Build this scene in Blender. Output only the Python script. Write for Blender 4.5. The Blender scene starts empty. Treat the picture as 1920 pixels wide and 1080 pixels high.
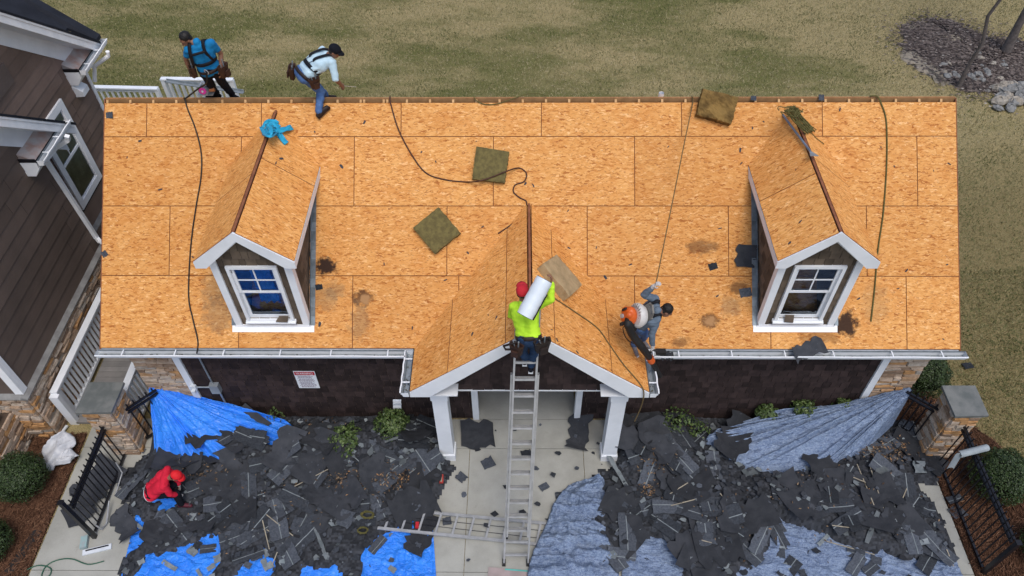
import bpy, bmesh, math, random
import numpy as np
from mathutils import Vector, Matrix
random.seed(7); rng = np.random.default_rng(7)
R = math.radians
S = bpy.context.scene
COL = S.collection

# ------------------------------------------------------------------ camera, world, sun, exposure
F = 1431.22
CAM = np.array([-0.1411, -7.9469, 13.3622])
cr = np.array([0.99994883, 0.00748142, -0.00680985]); cu = np.array([-0.00111207, 0.75034391, 0.66104673])
cd = np.array([-0.0100553, 0.66100532, -0.75031384])
cam = bpy.data.cameras.new('camera'); camo = bpy.data.objects.new('camera', cam); COL.objects.link(camo)
cam.sensor_width = 36; cam.lens = 36 * F / 1920; cam.clip_start = .1; cam.clip_end = 2000
m = Matrix(((cr[0], cu[0], -cd[0], CAM[0]), (cr[1], cu[1], -cd[1], CAM[1]), (cr[2], cu[2], -cd[2], CAM[2]), (0, 0, 0, 1)))
camo.matrix_world = m
S.camera = camo
S.view_settings.view_transform = 'Standard'; S.view_settings.look = 'None'
S.view_settings.exposure = 0.3; S.view_settings.gamma = 1
SUN_EL, SUN_AZ = R(66), R(160)           # azimuth measured clockwise from +Y
W = bpy.data.worlds.new('World'); S.world = W; W.use_nodes = True
wn = W.node_tree.nodes; wl = W.node_tree.links
sky = wn.new('ShaderNodeTexSky'); sky.sky_type = 'NISHITA'; sky.sun_disc = False
sky.sun_elevation = SUN_EL; sky.sun_rotation = SUN_AZ; sky.dust_density = 3.0; sky.air_density = 1.0
wl.new(sky.outputs[0], wn['Background'].inputs[0]); wn['Background'].inputs[1].default_value = 0.15
sl = bpy.data.lights.new('sun', 'SUN'); sl.energy = 1.1; sl.angle = R(24); sl.color = (1, .96, .9)
so = bpy.data.objects.new('sun', sl); COL.objects.link(so)
sdir = Vector((math.sin(SUN_AZ) * math.cos(SUN_EL), math.cos(SUN_AZ) * math.cos(SUN_EL), math.sin(SUN_EL)))
so.rotation_euler = sdir.to_track_quat('Z', 'Y').to_euler()
so.location = (0, 0, 40)

# ------------------------------------------------------------------ measuring helpers
EAVE = 2.75; PH = R(39.55); CP, SP = math.cos(PH), math.sin(PH)
RUN = 3.382; RIDGE = EAVE + 2.79; HX = 7.445
def at(x, y, X=None, Y=None, Z=None, roof=None):
    """a point seen in the photograph, put on a real plane of the place"""
    D = cd + (x - 960) / F * cr + (540 - y) / F * cu
    if X is not None: k = (X - CAM[0]) / D[0]
    elif Y is not None: k = (Y - CAM[1]) / D[1]
    elif Z is not None: k = (Z - CAM[2]) / D[2]
    else:
        n = np.array([0, -SP, CP]); p0 = np.array([0, 0, EAVE + (roof or 0) / CP])
        k = ((p0 - CAM) @ n) / (D @ n)
    return Vector(CAM + D * k)
def onroof(x, s, h=0.0):
    return Vector((x, s * CP - h * SP, EAVE + s * SP + h * CP))

# ------------------------------------------------------------------ mesh helpers
class MB:
    def __init__(s): s.v = []; s.f = []; s.mi = []; s.var = []; s.uv = []
    def face(s, pts, mi=0, var=.5, uv=None):
        b = len(s.v); s.v += [tuple(p) for p in pts]; s.f.append(tuple(range(b, b + len(pts))))
        s.mi.append(mi); s.var.append(var); s.uv.append(uv)
    def grid(s, P, mi=0, var=.5, closed=False, uvs=None):
        n, k = len(P), len(P[0]); b = len(s.v)
        for row in P: s.v += [tuple(p) for p in row]
        for i in range(n - 1):
            for j in range(k if closed else k - 1):
                j2 = (j + 1) % k
                s.f.append((b + i * k + j, b + i * k + j2, b + (i + 1) * k + j2, b + (i + 1) * k + j))
                s.mi.append(mi); s.var.append(var)
                s.uv.append(None if uvs is None else (uvs[i][j], uvs[i][j2], uvs[i + 1][j2], uvs[i + 1][j]))
    def hexa(s, c, mi=0, var=.5):      # 8 corners: bottom 4 ccw, top 4 ccw
        b = len(s.v); s.v += [tuple(p) for p in c]
        for q in ((3, 2, 1, 0), (4, 5, 6, 7), (0, 1, 5, 4), (1, 2, 6, 5), (2, 3, 7, 6), (3, 0, 4, 7)):
            s.f.append(tuple(b + i for i in q)); s.mi.append(mi); s.var.append(var); s.uv.append(None)
    def box(s, x0, x1, y0, y1, z0, z1, mi=0, var=.5):
        s.hexa([(x0, y0, z0), (x1, y0, z0), (x1, y1, z0), (x0, y1, z0), (x0, y0, z1), (x1, y0, z1), (x1, y1, z1), (x0, y1, z1)], mi, var)
    def obox(s, o, a, b, c, mi=0, var=.5):   # origin and three edge vectors
        o, a, b, c = map(Vector, (o, a, b, c))
        s.hexa([o, o + a, o + a + b, o + b, o + c, o + a + c, o + a + b + c, o + b + c], mi, var)
    def beam(s, p, q, w, h, up=(0, 0, 1), mi=0, var=.5):
        p, q, up = Vector(p), Vector(q), Vector(up); d = (q - p).normalized()
        sd = d.cross(up).normalized(); u = sd.cross(d)
        s.obox(p - sd * w / 2 - u * h / 2, sd * w, q - p, u * h, mi, var)
    def prism(s, poly, ext, mi=0, var=.5):   # polygon (3d pts) extruded by vector
        ext = Vector(ext); n = len(poly); b = len(s.v)
        s.v += [tuple(p) for p in poly] + [tuple(Vector(p) + ext) for p in poly]
        fs = [tuple(b + i for i in reversed(range(n))), tuple(b + n + i for i in range(n))]
        fs += [(b + i, b + (i + 1) % n, b + n + (i + 1) % n, b + n + i) for i in range(n)]
        for f in fs: s.f.append(f); s.mi.append(mi); s.var.append(var); s.uv.append(None)
    def tube(s, pts, r, n=6, mi=0, var=.5, caps=True):
        pts = [Vector(p) for p in pts]; rs = r if isinstance(r, (list, tuple)) else [r] * len(pts)
        rows = []; prev = None
        for i, p in enumerate(pts):
            d = (pts[min(i + 1, len(pts) - 1)] - pts[max(i - 1, 0)])
            d = d.normalized() if d.length > 1e-9 else Vector((0, 0, 1))
            if prev is None:
                a = d.cross(Vector((0, 0, 1)) if abs(d.z) < .9 else Vector((1, 0, 0))).normalized()
            else:
                a = (prev - d * prev.dot(d)); a = a.normalized() if a.length > 1e-6 else d.orthogonal().normalized()
            prev = a; c = d.cross(a)
            rows.append([p + (a * math.cos(2 * math.pi * k / n) + c * math.sin(2 * math.pi * k / n)) * rs[i] for k in range(n)])
        s.grid(rows, mi, var, closed=True)
        if caps: s.face(list(reversed(rows[0])), mi, var); s.face(rows[-1], mi, var)
    def ball(s, c, rx, ry=None, rz=None, n=10, k=7, mi=0, var=.5):
        ry = ry or rx; rz = rz or rx; c = Vector(c)
        rows = [[c + Vector((rx * math.sin(t) * math.cos(2 * math.pi * j / n), ry * math.sin(t) * math.sin(2 * math.pi * j / n), rz * math.cos(t)))
                 for j in range(n)] for t in [math.pi * (i + .02) / (k - 1 + .04) for i in range(k)]]
        s.grid(rows, mi, var, closed=True)
    def xform(s, M, start=0):
        s.v[start:] = [tuple(M @ Vector(p)) for p in s.v[start:]]
    def build(s, name, mats, parent=None, smooth=False):
        me = bpy.data.meshes.new(name)
        o3 = origin_of(parent)
        me.from_pydata([(p[0] - o3[0], p[1] - o3[1], p[2] - o3[2]) for p in s.v], [], s.f)
        if not isinstance(mats, (list, tuple)): mats = [mats]
        for mm in mats: me.materials.append(mm)
        me.polygons.foreach_set('material_index', s.mi)
        a = me.attributes.new('var', 'FLOAT', 'FACE'); a.data.foreach_set('value', s.var)
        if any(u is not None for u in s.uv):
            ul = me.uv_layers.new(name='UVMap'); i = 0; arr = []
            for f, u in zip(s.f, s.uv):
                for q in range(len(f)): arr += list(u[q]) if u is not None else [0, 0]
            ul.data.foreach_set('uv', arr)
        if smooth: me.polygons.foreach_set('use_smooth', [True] * len(me.polygons))
        me.update()
        o = bpy.data.objects.new(name, me); COL.objects.link(o)
        if parent is not None: o.parent = parent
        return o
def origin_of(p):
    l = Vector((0, 0, 0))
    while p is not None: l += p.location; p = p.parent
    return l
def tag(o, label=None, cat=None, group=None, kind=None):
    if label: o['label'] = label
    if cat: o['category'] = cat
    if group: o['group'] = group
    if kind: o['kind'] = kind
    return o
def thing(name, label, cat, loc=(0, 0, 0), group=None):
    o = bpy.data.objects.new(name, None); COL.objects.link(o); o.location = loc; o.empty_display_size = .2
    return tag(o, label, cat, group)
def np_mesh(name, V, Fq, mat, var=None, parent=None, smooth=False):
    """fast mesh from arrays; Fq (m,k) faces, var one value per face"""
    me = bpy.data.meshes.new(name); V = np.asarray(V, np.float32); Fq = np.asarray(Fq, np.int32); k = Fq.shape[1]
    o3 = np.array(origin_of(parent), np.float32)
    me.vertices.add(len(V)); me.vertices.foreach_set('co', (V - o3).ravel())
    me.loops.add(Fq.size); me.loops.foreach_set('vertex_index', Fq.ravel())
    me.polygons.add(len(Fq)); me.polygons.foreach_set('loop_start', np.arange(0, Fq.size, k, dtype=np.int32))
    if smooth: me.polygons.foreach_set('use_smooth', np.ones(len(Fq), bool))
    for mm in (mat if isinstance(mat, (list, tuple)) else [mat]): me.materials.append(mm)
    a = me.attributes.new('var', 'FLOAT', 'FACE')
    a.data.foreach_set('value', np.asarray(var if var is not None else np.full(len(Fq), .5), np.float32))
    me.update(calc_edges=True); me.validate()
    o = bpy.data.objects.new(name, me); COL.objects.link(o)
    if parent is not None: o.parent = parent
    return o

def vnoise(x, y, seed=0):
    """smooth value noise on numpy arrays"""
    xi = np.floor(x).astype(int); yi = np.floor(y).astype(int); xf = x - xi; yf = y - yi
    def h(a, b):
        n = (a * 374761393 + b * 668265263 + seed * 1442695) & 0x7fffffff
        n = (n ^ (n >> 13)) * 1274126177 & 0x7fffffff
        return ((n ^ (n >> 16)) & 0xffff) / 65535.0
    u = xf * xf * (3 - 2 * xf); v = yf * yf * (3 - 2 * yf)
    return (h(xi, yi) * (1 - u) + h(xi + 1, yi) * u) * (1 - v) + (h(xi, yi + 1) * (1 - u) + h(xi + 1, yi + 1) * u) * v

# ------------------------------------------------------------------ materials
class NT:
    def __init__(s, name):
        s.m = bpy.data.materials.new(name); s.m.use_nodes = True; s.t = s.m.node_tree; s.b = s.t.nodes['Principled BSDF']
    def n(s, typ, **kw):
        nd = s.t.nodes.new(typ)
        for k, v in kw.items(): setattr(nd, k, v)
        return nd
    def l(s, a, b): s.t.links.new(a, b)
    def math(s, op, a, b=None, c=None):
        nd = s.n('ShaderNodeMath', operation=op)
        for i, q in enumerate((a, b, c)):
            if q is None: continue
            if isinstance(q, (int, float)): nd.inputs[i].default_value = q
            else: s.l(q, nd.inputs[i])
        return nd.outputs[0]
    def vm(s, op, a, b=None):
        nd = s.n('ShaderNodeVectorMath', operation=op)
        for i, q in enumerate((a, b)):
            if q is None: continue
            if isinstance(q, (tuple, list)): nd.inputs[i].default_value = q
            else: s.l(q, nd.inputs[i])
        return nd.outputs['Value'] if op == 'LENGTH' else nd.outputs[0]
    def mix(s, fac, a, b, mode='MIX'):
        nd = s.n('ShaderNodeMix', data_type='RGBA', blend_type=mode)
        for i, q in ((0, fac), (6, a), (7, b)):
            if isinstance(q, (int, float)): nd.inputs[i].default_value = q
            elif isinstance(q, (tuple, list)): nd.inputs[i].default_value = tuple(q) + (1,) if len(q) == 3 else q
            else: s.l(q, nd.inputs[i])
        return nd.outputs[2]
    def noise(s, vec, scale, detail=4, rough=.55, out=0, dist=0):
        nd = s.n('ShaderNodeTexNoise'); nd.inputs['Scale'].default_value = scale; nd.inputs['Detail'].default_value = detail
        nd.inputs['Roughness'].default_value = rough; nd.inputs['Distortion'].default_value = dist
        if vec is not None: s.l(vec, nd.inputs['Vector'])
        return nd.outputs[out]
    def ramp(s, fac, stops):
        nd = s.n('ShaderNodeValToRGB'); e = nd.color_ramp.elements
        while len(e) < len(stops): e.new(.5)
        for el, (p, c) in zip(e, stops): el.position = p; el.color = tuple(c) + (1,) if len(c) == 3 else c
        s.l(fac, nd.inputs[0]); return nd.outputs[0]
    def smooth(s, v, a, b):
        nd = s.n('ShaderNodeMapRange', interpolation_type='SMOOTHSTEP'); s.l(v, nd.inputs[0])
        nd.inputs[1].default_value = a; nd.inputs[2].default_value = b; return nd.outputs[0]
    def pos(s): return s.n('ShaderNodeNewGeometry').outputs['Position']
    def var(s): return s.n('ShaderNodeAttribute', attribute_name='var').outputs['Fac']
    def mapping(s, vec, rot=0, scale=(1, 1, 1), loc=(0, 0, 0)):
        nd = s.n('ShaderNodeMapping'); nd.inputs['Rotation'].default_value = (0, 0, rot); nd.inputs['Scale'].default_value = scale
        nd.inputs['Location'].default_value = loc
        s.l(vec, nd.inputs['Vector']); return nd.outputs[0]
    def bump(s, h, strength=.3, dist=.01):
        nd = s.n('ShaderNodeBump'); nd.inputs['Strength'].default_value = strength; nd.inputs['Distance'].default_value = dist
        s.l(h, nd.inputs['Height']); s.l(nd.outputs[0], s.b.inputs['Normal'])
    def done(s, col, rough=.7, spec=.3, metal=0):
        if isinstance(col, (tuple, list)): s.b.inputs['Base Color'].default_value = tuple(col) + (1,)
        else: s.l(col, s.b.inputs['Base Color'])
        if isinstance(rough, (int, float)): s.b.inputs['Roughness'].default_value = rough
        else: s.l(rough, s.b.inputs['Roughness'])
        s.b.inputs['Specular IOR Level'].default_value = spec; s.b.inputs['Metallic'].default_value = metal
        return s.m
def simple(name, c, c2=None, scale=6, rough=.6, spec=.3, metal=0, vk=0.0, bump=0, bscale=60, detail=5):
    """two tones mixed by noise in place, per-face value 'var' shifting the brightness by vk"""
    t = NT(name); p = t.pos(); c2 = c2 or tuple(x * .8 for x in c)
    col = t.mix(t.smooth(t.noise(p, scale, detail), .3, .7), c, c2)
    if vk:
        f = t.math('MULTIPLY_ADD', t.var(), 2 * vk, 1 - vk)
        nd = t.n('ShaderNodeVectorMath', operation='SCALE'); t.l(col, nd.inputs[0]); t.l(f, nd.inputs['Scale']); col = nd.outputs[0]
    if bump: t.bump(t.noise(p, bscale, 4), bump)
    return t.done(col, rough, spec, metal)

STAINS = []
def osb(name, stains=(), tint=(1, 1, 1)):
    t = NT(name)
    uv = t.n('ShaderNodeUVMap').outputs[0]
    wob = t.noise(uv, 14, 2, out=1); wv = t.vm('SCALE', t.vm('SUBTRACT', wob, (.5, .5, .5))); wv.node.inputs['Scale'].default_value = .07
    uvw = t.vm('ADD', uv, wv)
    val = pri = None
    for k, (ang, sx, sy) in enumerate(((.10, 12, 46), (1.2, 16, 52), (-.55, 15, 50), (.66, 16, 54), (2.2, 17, 52), (-.22, 11, 42), (1.75, 18, 56))):
        mp = t.mapping(uvw, ang, (sx, sy, 1), (k * 3.7, k * 5.1, 0))
        vo = t.n('ShaderNodeTexVoronoi', voronoi_dimensions='2D'); vo.inputs['Scale'].default_value = 1; t.l(mp, vo.inputs['Vector'])
        sp = t.n('ShaderNodeSeparateColor'); t.l(vo.outputs['Color'], sp.inputs[0])
        v, p = sp.outputs[0], sp.outputs[1]
        if k in (0, 5): p = t.math('MULTIPLY_ADD', p, 1.0, .06)
        if val is None: val, pri = v, p
        else:
            g = t.math('GREATER_THAN', p, pri)
            mx = t.n('ShaderNodeMix', data_type='FLOAT'); t.l(g, mx.inputs[0]); t.l(val, mx.inputs[2]); t.l(v, mx.inputs[3])
            val = mx.outputs[0]; pri = t.math('MAXIMUM', p, pri)
    col = t.ramp(val, [(0, (.34, .125, .032)), (.07, (.48, .215, .06)), (.2, (.59, .295, .09)), (.6, (.645, .345, .118)), (.92, (.70, .405, .16)), (1, (.79, .52, .26))])
    big = t.noise(uv, 2.6, 5, .6)
    col = t.mix(t.smooth(big, .4, .75), col, t.mix(1, col, (.90, .80, .70), 'MULTIPLY'))
    col = t.mix(1, col, t.ramp(t.var(), [(0, (.93, .90, .86)), (.5, (1.0, .98, .95)), (1, (1.05, 1.05, 1.04))]), 'MULTIPLY')
    for ang, sx, sy, lo, amt in ((.4, 7, 24, .10, .7), (1.9, 6, 24, .11, .6), (-.35, 9, 34, .13, .6), (1.1, 10, 30, .10, .6)):
        sp2 = t.n('ShaderNodeTexVoronoi', voronoi_dimensions='2D'); sp2.inputs['Scale'].default_value = 1
        t.l(t.mapping(uvw, ang, (sx, sy, 1), (ang * 9, 3, 0)), sp2.inputs['Vector'])
        sc = t.n('ShaderNodeSeparateColor'); t.l(sp2.outputs['Color'], sc.inputs[0])
        f = t.math('MULTIPLY', t.smooth(sp2.outputs['Distance'], lo + .05, lo), t.math('MULTIPLY', t.math('GREATER_THAN', sc.outputs[2], .62), amt))
        col = t.mix(f, col, t.mix(sc.outputs[0], (.20, .075, .025), (.46, .20, .075)))
    p = t.pos()
    if stains:
        nz = t.noise(p, 9, 5, .65)
        for (sx, sy, rx, ry, amt, c) in stains:
            dv = t.vm('MULTIPLY', t.vm('SUBTRACT', p, (sx, sy, 0)), (.72 / rx, .72 / ry, 0))
            dd = t.math('ADD', t.vm('LENGTH', dv), t.math('MULTIPLY_ADD', nz, 1.9, -.95))
            col = t.mix(t.math('MULTIPLY', t.smooth(dd, 1.0, .45), min(1, amt * 1.15)), col, c)
    col = t.mix(1, col, tuple(a * b for a, b in zip(tint, (1.0, .925, .835))), 'MULTIPLY')
    t.bump(val, .25, .003)
    return t.done(col, .75, .2)
def roofspot(x, y):
    q = at(x, y, roof=0); return q.x, q.y
DK = (.035, .018, .012); BR = (.10, .045, .02); GY = (.17, .13, .085)
for (px, py, rx, ry, amt, c) in [(610, 500, .17, .13, .95, DK), (628, 545, .16, .14, .35, GY), (612, 560, .2, .2, .3, GY), (681, 559, .16, .12, .8, BR), (676, 605, .16, .28, .35, GY),
                                 (1316, 464, .24, .11, .55, BR), (1332, 602, .16, .12, .75, BR), (1275, 642, .16, .08, .5, BR), (1586, 608, .2, .19, .85, DK),
                                 (1540, 632, .35, .1, .4, BR), (1385, 540, .16, .1, .6, BR), (410, 590, .28, .3, .38, GY), (400, 545, .2, .25, .3, GY), (1640, 570, .2, .3, .22, GY), (1610, 480, .25, .2, .2, GY),
                                 (430, 500, .2, .1, .3, GY), (1370, 575, .15, .15, .35, GY)]:
    q = roofspot(px, py); STAINS.append((q[0], q[1], rx, ry * .8, amt, c))
# the pale torn wood in the middle of two stains
for (px, py) in ((684, 562), (1332, 602)):
    q = roofspot(px, py); STAINS.append((q[0], q[1], .1, .06, .6, (.45, .27, .13)))
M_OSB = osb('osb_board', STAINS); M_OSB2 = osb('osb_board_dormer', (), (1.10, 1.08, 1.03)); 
M_LUMBER = simple('raw_lumber', (.58, .36, .17), (.45, .25, .1), 8, .7)
M_EDGE = simple('osb_cut_edge', (.26, .10, .04), (.18, .07, .03), 10, .8)
M_SEAM = simple('seam_shadow_wood', (.15, .045, .018), None, 10, .9)
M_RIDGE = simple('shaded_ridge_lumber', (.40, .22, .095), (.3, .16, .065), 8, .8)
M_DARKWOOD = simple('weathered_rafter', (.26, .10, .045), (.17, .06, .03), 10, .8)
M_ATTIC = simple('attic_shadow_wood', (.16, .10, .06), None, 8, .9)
M_WHITE = simple('white_paint', (.76, .79, .82), (.69, .72, .75), 3, .45, .4)
M_WHITE2 = simple('weathered_white_paint', (.62, .66, .70), (.5, .54, .58), 5, .5, .4)
M_MEMB = simple('white_flashing_tape', (.86, .87, .90), (.78, .8, .84), 6, .4, .4)
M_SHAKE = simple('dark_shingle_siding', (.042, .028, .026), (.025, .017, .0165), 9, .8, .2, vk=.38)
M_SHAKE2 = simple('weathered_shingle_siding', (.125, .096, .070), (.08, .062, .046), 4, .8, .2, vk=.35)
M_LAP = simple('brown_lap_siding', (.19, .132, .106), (.152, .104, .084), 1.5, .65, .3, vk=.2)
M_LAP2 = simple('brown_lap_siding_dark', (.14, .103, .084), (.11, .082, .067), 1.5, .65, .3, vk=.15)
M_ALU = simple('gutter_metal', (.36, .40, .43), (.25, .28, .29), 9, .4, .5, .5)
M_ALUM = simple('bare_aluminium', (.44, .45, .46), (.34, .35, .36), 8, .42, .5, .3)
M_WHITE_LIFT = simple('white_trim_light_lift', (.90, .91, .92), (.80, .82, .84), 4, .45, .4)  # white trim paint raised in colour to make up for weak side light
M_STEEL = simple('galvanised_flashing', (.20, .24, .27), (.13, .16, .18), 9, .45, .5, .4, vk=.3)
M_COPPER = simple('tarnished_flashing', (.45, .30, .25), (.5, .48, .47), 5, .4, .5, .4)
M_BLACK = simple('black_metal', (.010, .010, .013), None, 9, .35, .4)
M_RUBBER = simple('black_rubber', (.018, .017, .017), None, 9, .6, .3)
M_ROOF = simple('dark_asphalt_shingles', (.020, .023, .032), (.013, .015, .021), 3, .85, .2, vk=.4, bump=.4, bscale=120)
M_BLUESTONE = simple('bluestone_cap', (.10, .11, .105), (.17, .175, .165), 4, .6, .4, bump=.2)
M_DECK = simple('grey_deck_boards', (.20, .19, .18), (.15, .145, .14), 3, .75, .2, vk=.2)
def stone_mat():
    t = NT('ledge_stone'); p = t.pos()
    c = t.ramp(t.var(), [(0, (.26, .18, .125)), (.22, (.42, .30, .21)), (.45, (.50, .39, .30)), (.7, (.55, .46, .37)), (.86, (.43, .39, .34)), (1, (.48, .27, .12))])
    c = t.mix(t.smooth(t.noise(p, 14, 5), .35, .7), c, t.mix(1, c, (.72, .68, .63), 'MULTIPLY'))
    t.bump(t.noise(p, 30, 5), .6, .02); return t.done(c, .85, .2)
M_STONE = stone_mat()
M_MORTAR = simple('stone_mortar', (.10, .07, .05), None, 8, .9)
def concrete_mat():
    t = NT('concrete'); p = t.pos()
    c = t.mix(t.smooth(t.noise(p, 1.3, 6, .6), .35, .7), (.37, .37, .335), (.29, .29, .26))
    c = t.mix(t.math('MULTIPLY', t.smooth(t.noise(p, 90, 2), .62, .7), .4), c, (.18, .175, .16))
    c = t.mix(t.math('MULTIPLY', t.smooth(t.noise(p, 4, 6, .7), .6, .75), .35), c, (.2, .19, .165))
    t.bump(t.noise(p, 120, 3), .2, .004); return t.done(c, .85, .2)
M_CONC = concrete_mat()
def lawn_mat():
    t = NT('lawn_ground'); p = t.pos()
    sx = t.n('ShaderNodeSeparateXYZ'); t.l(p, sx.inputs[0])
    a = t.noise(t.mapping(p, .3, (.18, .42, 1)), 1, 6, .62)
    b = t.noise(p, 22, 4, .7); fine = t.noise(t.mapping(p, .6, (70, 32, 1)), 1, 3, .7)
    dry = t.math('ADD', a, t.math('MULTIPLY_ADD', t.smooth(sx.outputs[0], 7, 12), .12, -.02))
    dry = t.math('ADD', dry, t.math('MULTIPLY', t.smooth(sx.outputs[1], 9.5, 4), .16))
    c = t.mix(t.smooth(dry, .38, .58), (.145, .148, .057), (.345, .288, .16))
    c = t.mix(t.math('MULTIPLY', t.smooth(sx.outputs[0], 7.6, 9), t.smooth(sx.outputs[1], 11, 6)), c, t.mix(1, c, (.66, .64, .60), 'MULTIPLY'))
    c = t.mix(t.smooth(fine, .35, .75), t.mix(1, c, (.55, .56, .5), 'MULTIPLY'), t.mix(1, c, (1.4, 1.35, 1.25), 'MULTIPLY'))
    c = t.mix(t.math('MULTIPLY', t.smooth(b, .55, .75), .4), c, (.34, .30, .205))
    t.bump(t.noise(p, 40, 4, .7), .5, .03); return t.done(c, .95, .1)
M_LAWN = lawn_mat()
def blade_mat():
    t = NT('grass_blade'); p = t.pos()
    c = t.ramp(t.var(), [(0, (.04, .06, .016)), (.3, (.11, .125, .045)), (.55, (.235, .205, .10)), (.8, (.33, .285, .155)), (1, (.45, .39, .25))])
    return t.done(c, .85, .15)
M_BLADE = blade_mat()
def straw_mat():
    t = NT('pine_straw'); 
    c = t.ramp(t.var(), [(0, (.03, .015, .009)), (.4, (.085, .042, .025)), (.8, (.155, .08, .048)), (1, (.23, .14, .085))]); return t.done(c, .9, .1)
M_STRAW = straw_mat()
M_MULCH = simple('dark_mulch', (.105, .088, .08), (.17, .14, .125), 9, .95, .1, vk=.6, bump=.6, bscale=40)
def leaf_mat(name, a, b, c3):
    t = NT(name); c = t.ramp(t.var(), [(0, a), (.55, b), (1, c3)]); return t.done(c, .5, .4)
M_BOX = leaf_mat('boxwood_leaf', (.012, .022, .008), (.030, .055, .014), (.075, .115, .035))
M_SHRUB = leaf_mat('shrub_leaf', (.02, .035, .01), (.06, .10, .025), (.16, .21, .07))
M_BARK = simple('grey_bark', (.15, .13, .12), (.09, .078, .072), 12, .9, .1, bump=.6)
M_CORE = simple('twig_core', (.010, .012, .006), None, 9, .95, .1)
def glass_mat():
    t = NT('window_glass'); g = t.n('ShaderNodeBsdfGlossy'); g.inputs['Roughness'].default_value = .02; g.inputs['Color'].default_value = (.8, .9, 1, 1)
    tr = t.n('ShaderNodeBsdfTransparent'); tr.inputs['Color'].default_value = (.85, .9, .9, 1)
    fr = t.n('ShaderNodeFresnel'); fr.inputs['IOR'].default_value = 1.8
    mx = t.n('ShaderNodeMixShader'); t.l(fr.outputs[0], mx.inputs[0]); t.l(tr.outputs[0], mx.inputs[1]); t.l(g.outputs[0], mx.inputs[2])
    t.l(mx.outputs[0], t.t.nodes['Material Output'].inputs['Surface']); return t.m
M_GLASS = glass_mat()
M_LAPSHADE = simple('lap_shadow_backing', (.012, .010, .009), None, 4, .9)  # near-black backing that paints the shadow lines between lap boards
M_ROOM = simple('unlit_room_tone', (.05, .055, .06), None, 4, .9)  # dimness of the interior put into the colour

# ------------------------------------------------------------------ pattern builders
def clip(poly, a, b, c):      # keep a*u+b*v<=c
    out = []
    for i in range(len(poly)):
        p, q = poly[i], poly[(i + 1) % len(poly)]
        dp, dq = a * p[0] + b * p[1] - c, a * q[0] + b * q[1] - c
        if dp <= 0: out.append(p)
        if (dp < 0 < dq) or (dq < 0 < dp):
            k = dp / (dp - dq); out.append((p[0] + (q[0] - p[0]) * k, p[1] + (q[1] - p[1]) * k))
    return out
def clip_poly(rect, poly):    # poly convex ccw
    for i in range(len(poly)):
        (x0, y0), (x1, y1) = poly[i], poly[(i + 1) % len(poly)]
        a, b = (y1 - y0), -(x1 - x0); rect = clip(rect, a, b, a * x0 + b * y0)
        if len(rect) < 3: return []
    return rect
def osb_plane(mb, O, U, V, N, rows, poly, gap=.013, th=.012, rot=0):
    """rows: list of (v0, v1, [seam u...]) over a wide range; each panel clipped by poly"""
    O, U, V, N = map(Vector, (O, U, V, N))
    mb.face([O + U * u + V * v - N * .008 for u, v in poly], 2, .5, [(0, 0)] * len(poly))
    for (v0, v1, seams) in rows:
        for a, b in zip(seams[:-1], seams[1:]):
            g = gap / 2
            rc = clip_poly([(a + g, v0 + g), (b - g, v0 + g), (b - g, v1 - g), (a + g, v1 - g)], poly)
            if len(rc) < 3: continue
            off = (random.uniform(0, 50), random.uniform(0, 50)); var = random.random()
            top = [O + U * u + V * v for u, v in rc]; bot = [p - N * th for p in top]; n = len(rc)
            mb.face(top, 0, var, [((u + off[0], v + off[1]) if not rot else (v + off[0], u + off[1])) for u, v in rc])
            for i in range(n):
                j = (i + 1) % n
                mb.face([top[i], bot[i], bot[j], top[j]], 1, var, [(0, 0)] * 4)
            mb.face(list(reversed(bot)), 1, var, [(0, 0)] * n)
def shakes(mb, O, U, V, N, poly, ex=.185, w=(.13, .24), holes=(), th=.014, mi=0):
    """rows of individual tapered shingles on a wall; poly convex ccw in (u,v), holes = rects to skip"""
    O, U, V, N = map(Vector, (O, U, V, N))
    u0 = min(p[0] for p in poly); u1 = max(p[0] for p in poly); v0 = min(p[1] for p in poly); v1 = max(p[1] for p in poly)
    v = v0; r = 0
    while v < v1:
        u = u0 - random.uniform(0, .2)
        while u < u1:
            ww = random.uniform(*w); dz = random.uniform(-.008, .008)
            rc = clip_poly([(u + .004, v + dz), (u + ww - .004, v + dz), (u + ww - .004, v + ex + .01), (u + .004, v + ex + .01)], poly)
            cx, cy = u + ww / 2, v + ex / 2
            if len(rc) >= 3 and not any(h[0] < cx < h[1] and h[2] < cy < h[3] for h in holes):
                th2 = th + random.uniform(-.003, .003); var = random.random()
                def hh(q): return th2 - (th2 - .003) * min(1, max(0, (q - v) / (ex + .01)))
                top = [O + U * a + V * b + N * hh(b) for a, b in rc]; bot = [O + U * a + V * b - N * .004 for a, b in rc]; n = len(rc)
                mb.face(top, mi, var)
                for i in range(n):
                    j = (i + 1) % n; mb.face([top[i], bot[i], bot[j], top[j]], mi, var)
            u += ww
        v += ex; r += 1
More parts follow.
